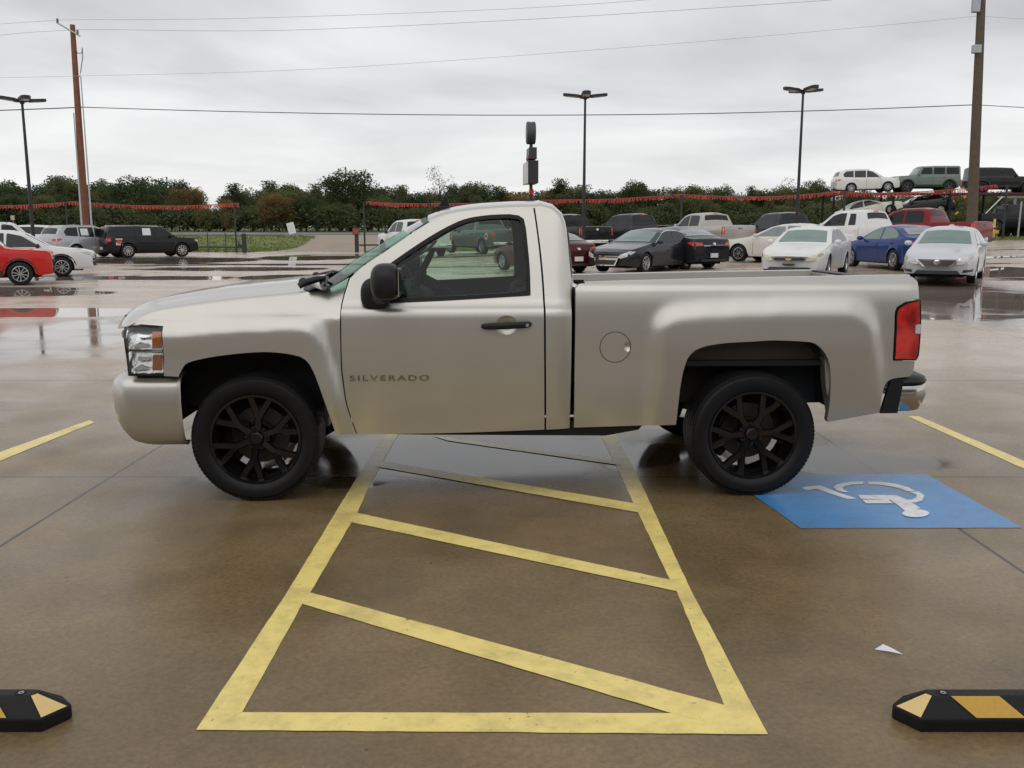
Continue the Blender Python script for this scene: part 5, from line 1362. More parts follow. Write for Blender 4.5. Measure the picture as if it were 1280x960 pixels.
car('suv', 'white SUV with silver wheels and black arch trim, directly behind the red one', 'SUV', 'suv', WHITE, 22, 37.5, 24, dims=(4.75, 1.88, 1.54), group=LG, clad=True, wheel='a5', mirror='b')
car('suv', 'tall white SUV with a white price sheet in its rear side window, far left row', 'SUV', 'wagon', WHITE, 9, 22.5, 24, dims=(5.1, 1.95, 1.93), group=LG, sheets=[(3.15, 1.27, .40, .32)], mirror='b', rack='b')
car('suv', 'white SUV facing left with a wide red tail lamp, farthest of the left row', 'SUV', 'suv', WHITE, 30, 19.8, 196, group=LG, rlamp='wide')
car('compact_suv', 'silver compact SUV with red tail lamps, between the white SUV and the black wagon', 'SUV', 'suv', (.48, .49, .51), 116, 23.6, 57, dims=(4.5, 1.82, 1.70), group=LG, metal=.5, rlamp='wide', sheets=[(2.72, 1.16, .42, .34)], rack='a')
car('wagon', 'black boxy wagon with silver roof rails and bright alloy wheels by the grass verge', 'wagon', 'wagon', (.012, .012, .014), 190, 23.2, 40, dims=(4.75, 1.90, 1.70), group=LG, sheets=[(2.5, 1.16, .42, .36)], rack='a', wheel='a10', sticker=(3.98, .66))
car('pickup', 'white pickup seen just past the silver truck\'s windshield, black mirrors', 'pickup truck', 'pickup', WHITE, 517, 23, 119, group=MG, mirror='b', wheel='b5', rearglass=M_darkglass)
car('pickup', 'grey pickup seen through the silver truck\'s side windows', 'pickup truck', 'pickup', (.16, .17, .17), 603, 22.8, 121, group=MG, metal=.4, sheets=[], sticker=(5.1, .95))
car('pickup', 'black pickup with chrome rear bumper directly behind the silver truck\'s cab', 'pickup truck', 'pickup', BLACK, 706, 24, 119, group=MG, emblem=True, wheel='d5')
car('pickup', 'black crew cab pickup right of the lamp post, grey roof pillar', 'pickup truck', 'pickup', (.022, .024, .027), 788, 23, 125, group=MG, metal=.2, clad=True, wheel='d5')
car('pickup', 'older pale silver pickup with tan lower body, beside the flag post', 'pickup truck', 'pickup', (.50, .48, .44), 879, 24.5, 112, group=MG, metal=.5, wheel='a5')
car('pickup', 'dark blue-grey pickup with black tailgate between the silver pickup and the white extended cab one', 'pickup truck', 'pickup', (.025, .032, .042), 974, 24.6, 108, group=MG, emblem=True, glassm=M_darkglass)
car('coupe', 'dark maroon coupe seen from behind, half hidden by the silver truck\'s cab', 'car', 'sedan', (.085, .008, .012), 677, 35, 120, dims=(4.5, 1.74, 1.38), group=RG, rearglass=M_greyglass, rlamp='wide', emblem=True, chrome_line=False)
car('sedan', 'black sedan seen from behind with a chrome strip on its trunk, behind the charcoal one', 'car', 'sedan', (.022, .022, .026), 832, 33, 120, group=RG, metal=.2, dims=(5.0, 1.85, 1.48), rearglass=M_greyglass, rlamp='chrome', emblem=True)
car('sedan', 'charcoal sedan facing the camera with a chrome split grille', 'car', 'sedan', (.030, .032, .038), 806, 35.5, -129, group=RG, metal=.5, front_style='split', chrome_line=True, wheel='a5', rough=.25)
car('sedan', 'cream sedan seen from its left rear side, behind the white one with yellowed lamps', 'car', 'sedan', CREAM, 978, 31.5, 137, dims=(5.05, 1.86, 1.49), group=RG, rearglass=M_greyglass, wheel='a5', glassm=M_greyglass)
car('sedan', 'white sedan facing the camera with yellowed headlamps and a slim black grille', 'car', 'sedan', WHITE, 1007, 40, -119, dims=(4.95, 1.85, 1.49), group=RG, front_style='slim', lamp=M_yellowlamp, wheel='a5')
car('sedan', 'royal blue sedan seen from its left rear corner', 'car', 'sedan', (.015, .045, .20), 1116, 36.5, 99, dims=(4.62, 1.80, 1.44), group=RG, metal=.3, rearglass=M_greyglass, glassm=M_greenglass, rlamp='wide', wheel='a5')
car('sedan', 'silvery white sedan facing the camera with a V shaped grille, beside the empty gravel', 'car', 'sedan', (.62, .63, .66), 1179, 44, -120, dims=(4.62, 1.76, 1.50), group=RG, metal=.2, front_style='vgrille', wheel='a5')
car('pickup', 'white extended cab pickup behind the royal blue sedan', 'pickup truck', 'ext_pickup', WHITE, 1062, 29, 121, group=MG, wheel='a5')
car('pickup', 'dark red pickup with a round pale sticker on its bed side', 'pickup truck', 'pickup', (.22, .012, .014), 1140, 27, 130, dims=(5.9, 2.0, 1.96), group=MG, clad=True, sticker=(4.98, 1.06), taillamp=True, glassm=M_darkglass)

# ------------------------------------------------------------------ unseen building presumed behind the photographer, added and sized to darken truck and foreground
bld = thing('unseen_dealership_building', 'unseen tan stucco dealership building with a dark glass front, added behind the camera to cut the light', 'building', (0, -9.5, 0))
M_stucco = mat('tan_stucco', (.42, .36, .29), .85, bump=.3, bscale=30); M_bronze = mat('bronze_frame', (.05, .04, .035), .4, metal=.5)
mb = MB(); mb.box(-24, 24, -9, -.12, 0, .7); mb.box(-24, 24, -9, -.12, 3.6, 4.6); 
for k in range(9): mb.box(-24+k*5.9, -23.2+k*5.9, -9, -.06, .7, 3.6)
mb.build('wall', M_stucco, bld)
for k in range(8):
    x0, x1 = -23.2+k*5.9, -18.1+k*5.9
    mb = MB(); mb.box(x0, x1, -.5, -.46, .7, 3.6); w_ = mb.build('window', M_darkglass, bld)
    mb = MB()
    for q in range(4): mb.box(x0+(x1-x0)*q/3-.04, x0+(x1-x0)*q/3+.04, -.45, -.36, .7, 3.6)
    mb.box(x0, x1, -.44, -.37, .70, .78); mb.box(x0, x1, -.44, -.37, 3.52, 3.6); mb.build('frame', M_bronze, w_)
mb = MB(); mb.box(-24.2, 24.2, -9.2, .05, 4.6, 4.8); mb.build('parapet_cap', M_bronze, bld)
mb = MB(); mb.box(-30, 30, -9.5, 1.9, .0, .10, bev=.015); tag(mb.build('sidewalk', mat('pale_concrete_walk', (.36, .33, .29), .6, bump=.2), None), kind='structure')

# ------------------------------------------------------------------ rubber wheel stops
M_stop = mat('black_recycled_rubber', (.008, .008, .009), .5, spec=.3, bump=.35, bscale=220, var=.3)
M_reflY = mat('pale_yellow_reflective', (.80, .58, .24), .55, var=.06, vscale=30); M_reflO = mat('orange_yellow_reflective', (.62, .36, .05), .45, var=.15, vscale=60)
def wheel_stop(x0, x1, y0, label, first_end):
    """profile across (y): vertical lip, slope, flat top; sloped ends"""
    t = thing('wheel_stop', label, 'parking stop', (x0, y0, .004), 0, 'rubber wheel stops')
    L = x1-x0; h, lip, D = .10, .045, .155; ty0, ty1 = .055, .10; ex = .12
    vs = [(0, .035, 0), (L, .035, 0), (L, D-.035, 0), (0, D-.035, 0)]
    def ring(z, ox, yy0, yy1, cx, cy):
        return [(ox+cx, yy0, z), (L-ox-cx, yy0, z), (L-ox, yy0+cy*1.5, z), (L-ox, yy1-cy, z), (L-ox-cx, yy1, z), (ox+cx, yy1, z), (ox, yy1-cy, z), (ox, yy0+cy*1.5, z)]
    r0 = ring(0, 0, 0, D, .055, .055); r1 = ring(lip, 0, 0, D, .055, .055); r2 = ring(h, .10, ty0, ty1, .015, .012)
    vs = r0+r1+r2; fs = [tuple(range(7, -1, -1)), tuple(range(16, 24))]
    for a in (0, 8):
        for i in range(8): fs.append((a+i, a+(i+1) % 8, a+8+(i+1) % 8, a+8+i))
    mb = MB(); mb.add(vs, fs); b = mb.build('body', M_stop, t); md = b.modifiers.new('b', 'BEVEL'); md.width = .006; md.segments = 2; md.limit_method = 'ANGLE'
    def slope(poly, nm, m):   # polygon on the camera-side slope, (x, t) t 0 bottom .. 1 top
        mb = MB(); n = len(poly); nv = Vector((0, -(h-lip), ty0)).normalized()*.0035
        mb.add([Vector((x, ty0*t_, lip+(h-lip)*t_))+nv for x, t_ in poly], [tuple(range(n))]); mb.build(nm, m, t, fix=False)
    for k in range(4): x = .17+.423*k; slope([(x, .97), (x+.16, .97), (x+.225, .06), (x+.065, .06)], 'reflective_stripe', M_reflO)
    for sd in (0, 1):   # reflective chamfer at the ends
        q = [r1[7], r1[0], r2[0], r2[7]] if sd == 0 else [r1[1], r1[2], r2[2], r2[1]]
        c = sum((Vector(v) for v in q), Vector())/4; nn = (Vector(q[1])-Vector(q[0])).cross(Vector(q[2])-Vector(q[0])).normalized(); nn = nn if nn.z > 0 else -nn
        mb = MB(); mb.add([c+(Vector(v)-c)*.90+nn*.0035 for v in q], [(0, 1, 2, 3)]); mb.build('end_reflector', M_reflY, t, fix=False)
    for hx in (.155, L-.155):
        mb = MB(); mb.lathe([(h-.004, .018), (h+.0012, .019), (h+.0012, .016), (h-.003, .004), (h-.003, .0001)], 18, 'z', Matrix.Translation((hx, (ty0+ty1)/2, 0))); mb.build('bolt_hole', M_dark, t)
        mb = MB(); mb.lathe([(h-.001, .0001), (h+.001, .009), (h-.003, .012)], 10, 'z', Matrix.Translation((hx+.002, (ty0+ty1)/2, 0))); mb.build('bolt', M_galv, t)
a = gnd(1140, 917); b = gnd(66, 917)
wheel_stop(gnd(1120, 905).x-.00, gnd(1120, 905).x+1.83, a.y, 'black rubber wheel stop with yellow stripes at the right edge of the lot', 0)
wheel_stop(gnd(84, 905).x-1.83, gnd(84, 905).x, a.y, 'black rubber wheel stop with one scuffed yellow end at the left edge', 1)

# ------------------------------------------------------------------ poles, lamps, wires
def gz(px, s): Y = FPX/s; X = (px-640)/s; return X, Y, terr(X, Y)
def PX(px, py, Y): return atY(px, py, Y)
# left utility pole
YL = 58.0
b0 = PX(106.5, 281, YL); x, z0 = b0.x, terr(b0.x, YL); tp = PX(90.5, 31, YL)
up = thing('utility_pole', 'reddish brown wooden utility pole with a slanting crossarm at the left', 'utility pole', (x, YL, z0))
def rel(v, o): return Vector(v)-Vector(o.location)
topL = rel(tp, up)
mb = MB(); mb.tube([(0, 0, -.05), topL*.5, topL], [.25, .20, .145], 14); mb.build('pole', M_wood1, up, smooth=True)
mb = MB(); a_ = rel(PX(73, 29, YL), up); c_ = rel(PX(102, 46, YL), up); mb.tube([a_+Vector((0, -.2, 0)), c_+Vector((0, -.2, 0))], .05, 6); mb.build('crossarm', M_galv, up)
for q in ((74, 29), (99, 43)):
    p_ = rel(PX(q[0], q[1], YL), up); mb = MB(); mb.lathe([(-.02, .05), (.05, .085), (.10, .05), (.16, .08), (.22, .05), (.24, 0.001)], 10, 'z', Matrix.Translation(p_+Vector((0, -.2, .0)))); mb.build('insulator', mat('grey_insulator', (.16, .16, .17), .3), up, smooth=True)
mb = MB(); mb.tube([rel(PX(*q, YL), up)+Vector((0, -.12, 0)) for q in ((96, 62), (98, 67), (103, 67), (104, 60), (104.5, 72), (102, 90), (101, 96), (97, 96))], .025, 6); mb.build('cable_bracket', M_wire, up)
for (p0_, p1_) in (((101, 96), (114.5, 281)), ((92, 141), (102, 281))):
    A = rel(PX(*p0_, YL), up); B = rel(PX(*p1_, YL-1.2), up); B.z = 0
    mb = MB(); mb.tube([A, A*.5+B*.5, B], [.035, .045, .07], 8); mb.build('riser_pipe', M_galv, up)
# right utility pole
YR = 52.0
b0 = PX(1214, 300, YR); zr = terr(b0.x, YR); tr = PX(1229.5, -60, YR)
ur = thing('utility_pole', 'dark brown wooden utility pole with grey boxes at the right', 'utility pole', (b0.x, YR, zr))
T_ = rel(tr, ur); mb = MB(); mb.tube([(0, 0, -.05), T_*.5, T_], [.30, .25, .19], 14); mb.build('pole', M_wood2, ur, smooth=True)
for q, sz_, m_ in (((1218.5, 5), (.18, .12, .45), M_galv), ((1219, 62), (.21, .12, .21), M_galv)):
    p_ = rel(PX(*q, YR), ur); mb = MB(); mb.box(p_.x-sz_[0], p_.x+sz_[0], -.30, .02, p_.z-sz_[2], p_.z+sz_[2], bev=.02); mb.build('equipment_box', m_, ur)
# light poles
def light_pole(px, yb, yt, Y, lean, label, rz=0):
    b = PX(px+lean, yb, Y); x, z = b.x, terr(b.x, Y); t = thing('light_pole', label, 'parking lot light', (x, Y, z), R(rz), 'black parking lot lights')
    h = PX(px, yt, Y).z-z
    mb = MB(); mb.tube([(0, 0, 0), (0, 0, h)], [.085, .05], 10); mb.build('pole', M_blackpole, t, smooth=True)
    mb = MB(); mb.lathe([(0, .25), (.35, .25), (.36, .0001)], 16, 'z'); mb.build('base', mat('concrete_base', (.4, .38, .35), .8), t)
    k = Y/44
    for a in (0, 90, 180, 270):
        Mr = Matrix.Rotation(R(a), 4, 'Z'); mb = MB()
        mb.prism([(.06, -.04), (.25, -.09), (.30, -.21), (.85*k, -.19), (1.0*k, -.10), (1.0*k, .10), (.85*k, .19), (.30, .21), (.25, .09), (.06, .04)], h-.06, h+.05, lambda p, q, hh: Mr @ Vector((p, q, hh+.10*(p))))
        hd = mb.build('lamp_head', M_blackpole, t)
        mb = MB(); mb.prism([(.36, -.16), (.80*k, -.14), (.80*k, .14), (.36, .16)], h-.072, h-.062, lambda p, q, hh: Mr @ Vector((p, q, hh+.10*p))); mb.build('led_panel', mat('lamp_lens', (.5, .5, .48), .3), hd)
    mb = MB(); mb.lathe([(h-.12, .09), (h+.06, .10), (h+.07, .0001)], 12, 'z'); mb.build('hub', M_blackpole, t)
light_pole(730.5, 283, 121, 44, -1, 'tall black light pole with flat lamp heads behind the pickup row, nearest the cab', 0)
light_pole(1006, 276, 114, 43, -10, 'tall black light pole with flat lamp heads above the cream sedan', 18)
light_pole(30, 276, 126, 40, 10, 'tall black light pole with flat lamp heads left of the reddish utility pole', 38)
# overhead wires
def wire(pxs, Y0, Y1, label, r=.02, m=M_wire):
    pts = []
    x0, x1 = pxs[0][0], pxs[-1][0]
    for p in spl(pxs, 40): f = (p.x-x0)/(x1-x0); pts.append(PX(p.x, p.y, Y0+(Y1-Y0)*f))
    mb = MB(); mb.tube(pts, r, 5, cap=False); tag(mb.build('overhead_wire', m), label, 'wire', 'overhead wires')
wire([(-120, 141), (0, 138), (105, 134)], 66, YL, 'thick black overhead cable ending at the reddish pole from the left', .035)
wire([(105, 134), (250, 138.5), (450, 142.5), (640, 144), (850, 142.5), (1050, 137.5), (1218, 131)], YL, YR, 'thick black overhead cable sagging across the whole sky', .026)
wire([(1218, 131), (1290, 135), (1400, 140)], YR, YR, 'thick black overhead cable leaving the right pole', .02)
wire([(-100, 34), (0, 30), (75, 25), (300, 23), (640, 11), (860, -4)], 70, 60, 'thin faint upper wire rising from the top of the reddish pole', .012, M_wire2)
wire([(-100, 47), (0, 44), (99, 37), (350, 38), (700, 22), (1040, 0)], 66, 50, 'thin faint wire just under the uppermost one', .012, M_wire2)
wire([(-60, 98), (0, 97), (100, 95), (400, 86), (800, 58), (1100, 32), (1222, 20)], YL, YR, 'thin faint wire between the two utility poles', .009, M_wire2)
wire([(1222, 20), (1300, 25), (1380, 30)], YR, YR, 'thin faint wire leaving the right pole', .008, M_wire2)

# ------------------------------------------------------------------ fence line, bunting, gates, signs
M_pipe = mat('dark_pipe', (.03, .032, .036), .5)
def gx(px, Y): return (px-640)/FPX*Y
def fence_post(px, Y, ytop, r, label, cap=False):
    x = gx(px, Y); z = terr(x, Y); zt = PX(px, ytop, Y).z
    mb = MB(); mb.tube([(0, 0, -.05), (0, 0, zt-z)], r, 10)
    if cap: mb.lathe([(zt-z, r), (zt-z+.04, r*1.3), (zt-z+.08, .001)], 10, 'z')
    o = mb.build('flag_post' if r < .08 else 'gate_post', M_pipe, None, smooth=True, loc=(x, Y, z)); tag(o, label, 'post', 'posts of the fence line'); return o
fence_post(92, 60, 252, .05, 'thin post holding the bunting peak left of the reddish pole')
fence_post(299, 60, 255, .055, 'thin tall post at the right end of the left bunting')
fence_post(309, 59.6, 292, .14, 'thick short gate post beside the grass verge')
fence_post(458, 60, 252, .055, 'thin tall post at the left end of the middle bunting')
fence_post(448, 59.6, 286, .13, 'thick short gate post that carries the red sign box')
fence_post(537, 60, 250, .05, 'thin bunting post hidden behind the cab roof')
fence_post(848, 54, 244, .07, 'dark bunting post beside the pale silver pickup')
fence_post(1048, 54, 238, .06, 'dark bunting post above the white extended cab pickup')
fence_post(1246, 60, 231, .07, 'tall dark post at the right end of the bunting')
def rail(pxa, pya, pxb, pyb, Y, label, posts=(), r=.05):
    a = PX(pxa, pya, Y); b = PX(pxb, pyb, Y); z = terr(a.x, Y)
    t = thing('pipe_fence', label, 'fence', (a.x, Y, z), 0, 'low pipe fences')
    mb = MB(); mb.tube([(0, 0, a.z-z), (b.x-a.x, 0, b.z-z)], r, 8); mb.build('rail', M_pipe, t, smooth=True)
    for p, yt in posts:
        x = gx(p, Y)-a.x; mb = MB(); mb.tube([(x, 0, -.05), (x, 0, PX(p, yt, Y).z-z)], .03, 6); mb.build('picket', M_pipe, t)
rail(247, 308.5, 306, 309, 60, 'low dark pipe rail with thin pickets in front of the left grass verge', ((264, 291), (286, 291)))
rail(449, 306.5, 476, 306, 60, 'short dark pipe rail ahead of the white pickup')
rail(1205, 286, 1245, 285.5, 60, 'dark pipe rail beside the yellow bollard', ((1212, 282),))
mb = MB()
mb.prism([(0, 0), (.30, 0), (.30, .42), (.24, .30), (0, .10)], -.05, .05, lambda a, b, h: Vector((-a, h, b))); o = mb.build('gate_bracket', M_pipe, None, loc=(gx(309, 59.6)-.1, 59.6, terr(gx(309, 59.6), 59.6)+.32)); tag(o, 'dark triangular steel bracket on the thick gate post by the verge', 'bracket')
# bunting
def bunting(pts, Y0, Y1, label, seed, drop=.22):
    r = random.Random(seed); P = spl(pts, 6); x0, x1 = P[0].x, P[-1].x; W3 = [PX(p.x, p.y, Y0+(Y1-Y0)*(p.x-x0)/(x1-x0)) for p in P]
    t = thing('bunting', label, 'bunting', W3[0], 0, 'red fringed bunting along the fence line'); o = W3[0]
    mb = MB(); mb.tube([v-o for v in W3], .018, 5, cap=False); mb.build('rope', mat('rope_grey', (.3, .12, .11), .8), t)
    mb = MB()
    for i in range(len(W3)-1):
        a, b = W3[i], W3[i+1]; L = (b-a).length; n = max(1, int(L/.055))
        for k in range(n):
            p = a.lerp(b, k/n)-o; w = r.uniform(.03, .06); h = drop*r.uniform(.75, 1.12)*(1+.22*math.sin(p.x*.9+seed)*math.sin(p.x*2.3)); sw = r.uniform(-.10, .10)
            d = r.uniform(-.07, .07); q = (b-a).normalized()*w
            mb.add([p, p+q, p+q*.9+Vector((sw, d, -h*.97)), p+Vector((sw, d, -h))], [(0, 1, 2, 3)])
    mb.build('red_fringe', M_red_flag, t, fix=False)
bunting([(-60, 258), (0, 257), (40, 256), (92, 252)], 60, 60, 'red fringed bunting span at the far left, ending at the pole peak', 1)
bunting([(92, 252), (150, 256), (215, 257.5), (262, 256), (299, 254)], 60, 60, 'red fringed bunting span above the black wagon and autumn tree', 2)
bunting([(458, 252), (490, 254), (537, 254.5)], 60, 60, 'red fringed bunting span above the white pickup', 3)
bunting([(537, 254.5), (600, 254), (690, 250), (760, 249), (810, 246), (848, 243)], 60, 54, 'red fringed bunting span running behind the cab roof to the silver pickup', 4, .22)
bunting([(848, 243), (905, 245.5), (960, 246), (1010, 243), (1048, 239)], 54, 54, 'red fringed bunting span between the silver and extended cab pickups', 5, .21)
bunting([(1048, 239), (1090, 241.5), (1140, 240), (1200, 236), (1246, 231)], 54, 60, 'red fringed bunting span in front of the car hauler', 6, .24)
# small red sign box on gate post
Yp = 59.5; xq = gx(448, Yp)
t = thing('sign', 'small dark red rectangular sign on the gate post', 'sign', (xq, Yp-.16, PX(448, 293, Yp).z))
mb = MB(); mb.box(-.22, .22, -.03, .03, 0, .40, bev=.01); mb.build('sign_panel', mat('dull_red_sign', (.22, .035, .025), .6), t)
mb = MB(); [mb.box(-.15, .15, -.034, -.031, .08+.09*k, .11+.09*k) for k in range(3)]; mb.build('sign_bars', mat('faded_sign_grey', (.32, .2, .18), .6), t, fix=False)
# white road sign by the highway
Y_ = 84; b = PX(366, 292, Y_)
t = thing('road_sign', 'leaning white rectangular roadside sign across the entrance', 'sign', (b.x, Y_, b.z)); mb = MB()
mb.box(-.32, .32, -.03, .03, 0, .98, Matrix.Rotation(R(-14), 4, 'Y')); mb.build('sign_panel', mat('white_sign', (.78, .79, .83), .5), t)
mb = MB(); mb.tube([(0, .05, -.3), (0, .05, .6)], .03, 6); mb.build('stake', M_galv, t)
mb = MB()
for k in range(5): mb.box(-.22, .20-.05*(k % 2), -.036, -.031, .18+.14*k, .22+.14*k, Matrix.Rotation(R(-14), 4, 'Y'))
mb.build('sign_text_lines', mat('faint_print', (.5, .52, .58), .6), t, fix=False)
Y_ = 80; b = PX(16, 275, Y_); t = thing('road_sign', 'small tan sign on a post among the trees at the far left', 'sign', (b.x, Y_, b.z)); mb = MB(); mb.box(-.16, .16, -.02, .02, 0, .38); mb.build('sign_panel', mat('tan_sign', (.55, .45, .32), .6), t)
mb = MB(); mb.tube([(0, .04, -1.2), (0, .04, .3)], .025, 6); mb.build('post', M_galv, t)
# yellow bollard and galvanised post on the right, green utility box
x = gx(1234.5, 62); z = terr(x, 62); mb = MB(); mb.lathe([(0, .075), (1.25, .075), (1.3, .04), (1.31, .001)], 14, 'z'); tag(mb.build('bollard', mat('yellow_paint', (.60, .50, .06), .5), None, smooth=True, loc=(x, 62, z)), 'yellow bollard standing in the grass beside the tall dark post', 'bollard')
x = gx(1238.5, 61.5); z = terr(x, 61.5); mb = MB(); mb.box(-.12, .12, -.02, .02, .35, .58, bev=.02); mb.tube([(0, 0, 0), (0, 0, .4)], .015, 6); tag(mb.build('marker_flag', mat('amber_marker', (.65, .38, .04), .5), None, loc=(x, 61.5, z)), 'small amber marker beside the yellow bollard', 'marker')
x = gx(1264.5, 63); z = terr(x, 63); mb = MB(); mb.tube([(0, 0, 0), (.05, 0, PX(1265, 252, 63).z-z)], .06, 10); tag(mb.build('steel_post', M_galv, None, smooth=True, loc=(x, 63, z)), 'pale galvanised post in the grass right of the bollard', 'post')
x = gx(1280, 58); z = terr(x, 58); t = thing('utility_box', 'pale green utility box cut by the right edge of the picture', 'utility box', (x, 58, z)); mb = MB(); mb.box(-.14, .5, -.3, .3, 0, 1.0, bev=.03); mb.build('cabinet', mat('pale_green_box', (.20, .26, .20), .5), t); mb = MB(); mb.box(-.17, .53, -.33, .33, .96, 1.03, bev=.02); mb.build('lid', mat('pale_green_lid', (.26, .33, .26), .5), t)
# pylon sign seen edge-on behind the cab
Yq = 57; b = PX(663.5, 300, Yq); zq = terr(b.x, Yq)
py = thing('pylon_sign', 'black pylon sign seen edge-on above the cab roof, round drum on top', 'sign', (b.x, Yq, zq), R(4))
def zz_(y): return PX(663, y, Yq).z-zq
mb = MB(); mb.tube([(0, 0, 0), (0, 0, zz_(178))], .10, 12); mb.build('pole', M_blackpole, py, smooth=True)
mb = MB(); rr_ = (zz_(152)-zz_(180.5))/2; Mx = Matrix.Translation((-.02, 0, (zz_(152)+zz_(180.5))/2)) @ Matrix.Rotation(R(90), 4, 'Z'); mb.lathe([(-.26, .001), (-.26, rr_-.05), (-.22, rr_), (-.08, rr_), (-.07, rr_-.02), (.07, rr_-.02), (.08, rr_), (.22, rr_), (.26, rr_-.05), (.26, .001)], 36, 'y', Mx); mb.build('round_drum', mat('sign_dark_grey', (.05, .055, .06), .4), py, smooth=True)
mb = MB(); mb.box(-.20, .26, -.9, .9, zz_(200), zz_(185.5), bev=.02); mb.build('upper_cabinet', mat('sign_black', (.03, .032, .035), .4), py)
mb = MB(); mb.box(-.27, .33, -1.15, 1.15, zz_(230), zz_(202), bev=.02); cb = mb.build('lower_cabinet', mat('sign_black2', (.022, .022, .025), .45), py)
mb = MB(); mb.box(-.40, -.275, -1.15, 1.15, zz_(230.5), zz_(204), bev=.01); mb.build('pale_face', mat('sign_face_white', (.62, .62, .60), .4), cb)
mb = MB(); mb.ell((-.22, -.2, zz_(198.5)), (.09, .5, .20), 14, 8); mb.build('red_face', mat('sign_face_red', (.35, .04, .04), .4), py, smooth=True)
mb = MB(); mb.ell((.02, -.12, zz_(239.5)), (.155, .08, .19), 16, 10); mb.build('red_marker', mat('red_disc', (.60, .03, .03), .45), py, smooth=True)

# ------------------------------------------------------------------ car hauler with its load
YH = 70.0; S_ = FPX/YH
def HX(px, py, Y=YH): return PX(px, py, Y)
zg = terr(gx(1150, YH), YH); dk = HX(1150, 241).z
hx0, hx1 = gx(1024, YH), gx(1300, YH)
hl_ = thing('car_hauler', 'two deck car hauler trailer behind the red pickup', 'trailer', ((hx0+hx1)/2, YH, zg)); hxc = (hx0+hx1)/2
mb = MB()
for s_ in (-1, 1): mb.box(hx0-hxc, hx1-hxc, s_*1.05-.09, s_*1.05+.09, dk-zg-.16, dk-zg-.02)
for k in range(24): mb.box(hx0-hxc+k*.68, hx0-hxc+k*.68+.12, -1.1, 1.1, dk-zg-.14, dk-zg-.05)
mb.build('upper_deck', mat('rusty_red_steel', (.10, .022, .018), .6, var=.4), hl_)
mb = MB()
for s_ in (-1, 1): mb.box(hx0-hxc, hx1-hxc, s_*1.05-.10, s_*1.05+.10, .75, .95)
mb.box(hx0-hxc, hx1-hxc, -1.1, 1.1, .80, .86); mb.build('lower_deck', M_dark, hl_)
for k, px in enumerate((1028, 1100, 1168, 1228, 1268)):
    for s_ in (-1, 1):
        mb = MB(); xx = gx(px, YH)-hxc; mb.box(xx-.07, xx+.07, s_*1.2-.06, s_*1.2+.06, .8, dk-zg-.05); mb.build('upright', M_dark if px < 1260 else M_galv, hl_)
mb = MB(); xx = gx(1225, YH)-hxc; x2 = gx(1272, YH)-hxc; mb.box(xx, x2, -1.32, -1.22, dk-zg-.42, dk-zg-.27); mb.build('head_rail', mat('weathered_rail', (.22, .22, .20), .6), hl_)
mb = MB(); a_ = HX(1229, 270, YH-1.6); b_ = HX(1253, 246, YH-1.6); o_ = Vector((hxc, YH, zg)); mb.tube([a_-o_, b_-o_], .06, 8); mb.build('ramp_strut', M_alloy, hl_)
for k, px in enumerate((1040, 1062, 1236, 1256)):
    for s_ in (-1, 1): mb = MB(); mb.lathe([(-.15, .001), (-.15, .5), (.15, .5), (.15, .001)], 20, 'y', Matrix.Translation((gx(px, YH)-hxc, s_*1.05, .5))); mb.build('wheel', M_rubber, hl_)
HG = 'vehicles loaded on the hauler'
def hcar(px, zc, **k): return (gx(px, YH), YH, zc)
car('suv', 'white SUV on the upper deck of the hauler, leftmost', 'SUV', 'suv', WHITE, loc=(gx(1072, YH), YH, dk-.02), rz=-22+18, pitch=-2, dims=(4.45, 1.9, 1.72), rack='a', rlamp='wide', group=HG, rear=True, metal=0)
car('off_roader', 'pale grey-green off-roader with open fenders on the upper deck', 'off-roader', 'jeep', (.17, .22, .19), loc=(gx(1145, YH), YH, dk-.05), rz=178, dims=(4.7, 1.85, 1.95), clad=True, group=HG, wheel='d5')
car('off_roader', 'black off-roader on the upper deck behind the wooden pole', 'off-roader', 'jeep', (.012, .012, .014), loc=(gx(1236, YH), YH, dk-.10), rz=-6, dims=(4.9, 1.85, 1.90), clad=True, group=HG, wheel='b5')
lz = HX(1150, 283).z
car('small_car', 'cream small car tipped on the lower deck, above the white extended cab pickup', 'car', 'sedan', CREAM, loc=(gx(1080, YH), YH, lz+.55), rz=-8, pitch=-14, dims=(4.5, 1.75, 1.45), group=HG)
car('sedan', 'black sedan on the lower deck above the red pickup cab', 'car', 'sedan', BLACK, loc=(gx(1140, YH), YH, lz+.75), rz=175, pitch=5, dims=(4.7, 1.8, 1.45), group=HG)
car('pickup', 'black pickup on the lower deck at the right end with green tinted windows', 'pickup truck', 'pickup', BLACK, loc=(gx(1252, YH-2), YH-2.4, terr(gx(1252, YH-2), YH-2)+.35), rz=4, dims=(5.6, 1.95, 2.0), glassm=M_darkglass, group=HG, wheel='d5', taillamp=False)
# orange straps hung on the hauler
for i, q in enumerate(((1205, 248, 1208, 243), (1194, 268, 1198, 265))):
    a_ = HX(q[0], q[1], YH-3); b_ = HX(q[2], q[3], YH-3); mb = MB(); mb.tube([a_-a_, (b_-a_)*.5+Vector((.03, 0, .02)), b_-a_], .07, 6)
    tag(mb.build('load_strap', mat('orange_strap', (.75, .20, .02), .5), None, loc=a_), ['orange load strap hanging high beside the wooden pole', 'orange load strap just above the red pickup bed'][i], 'strap')

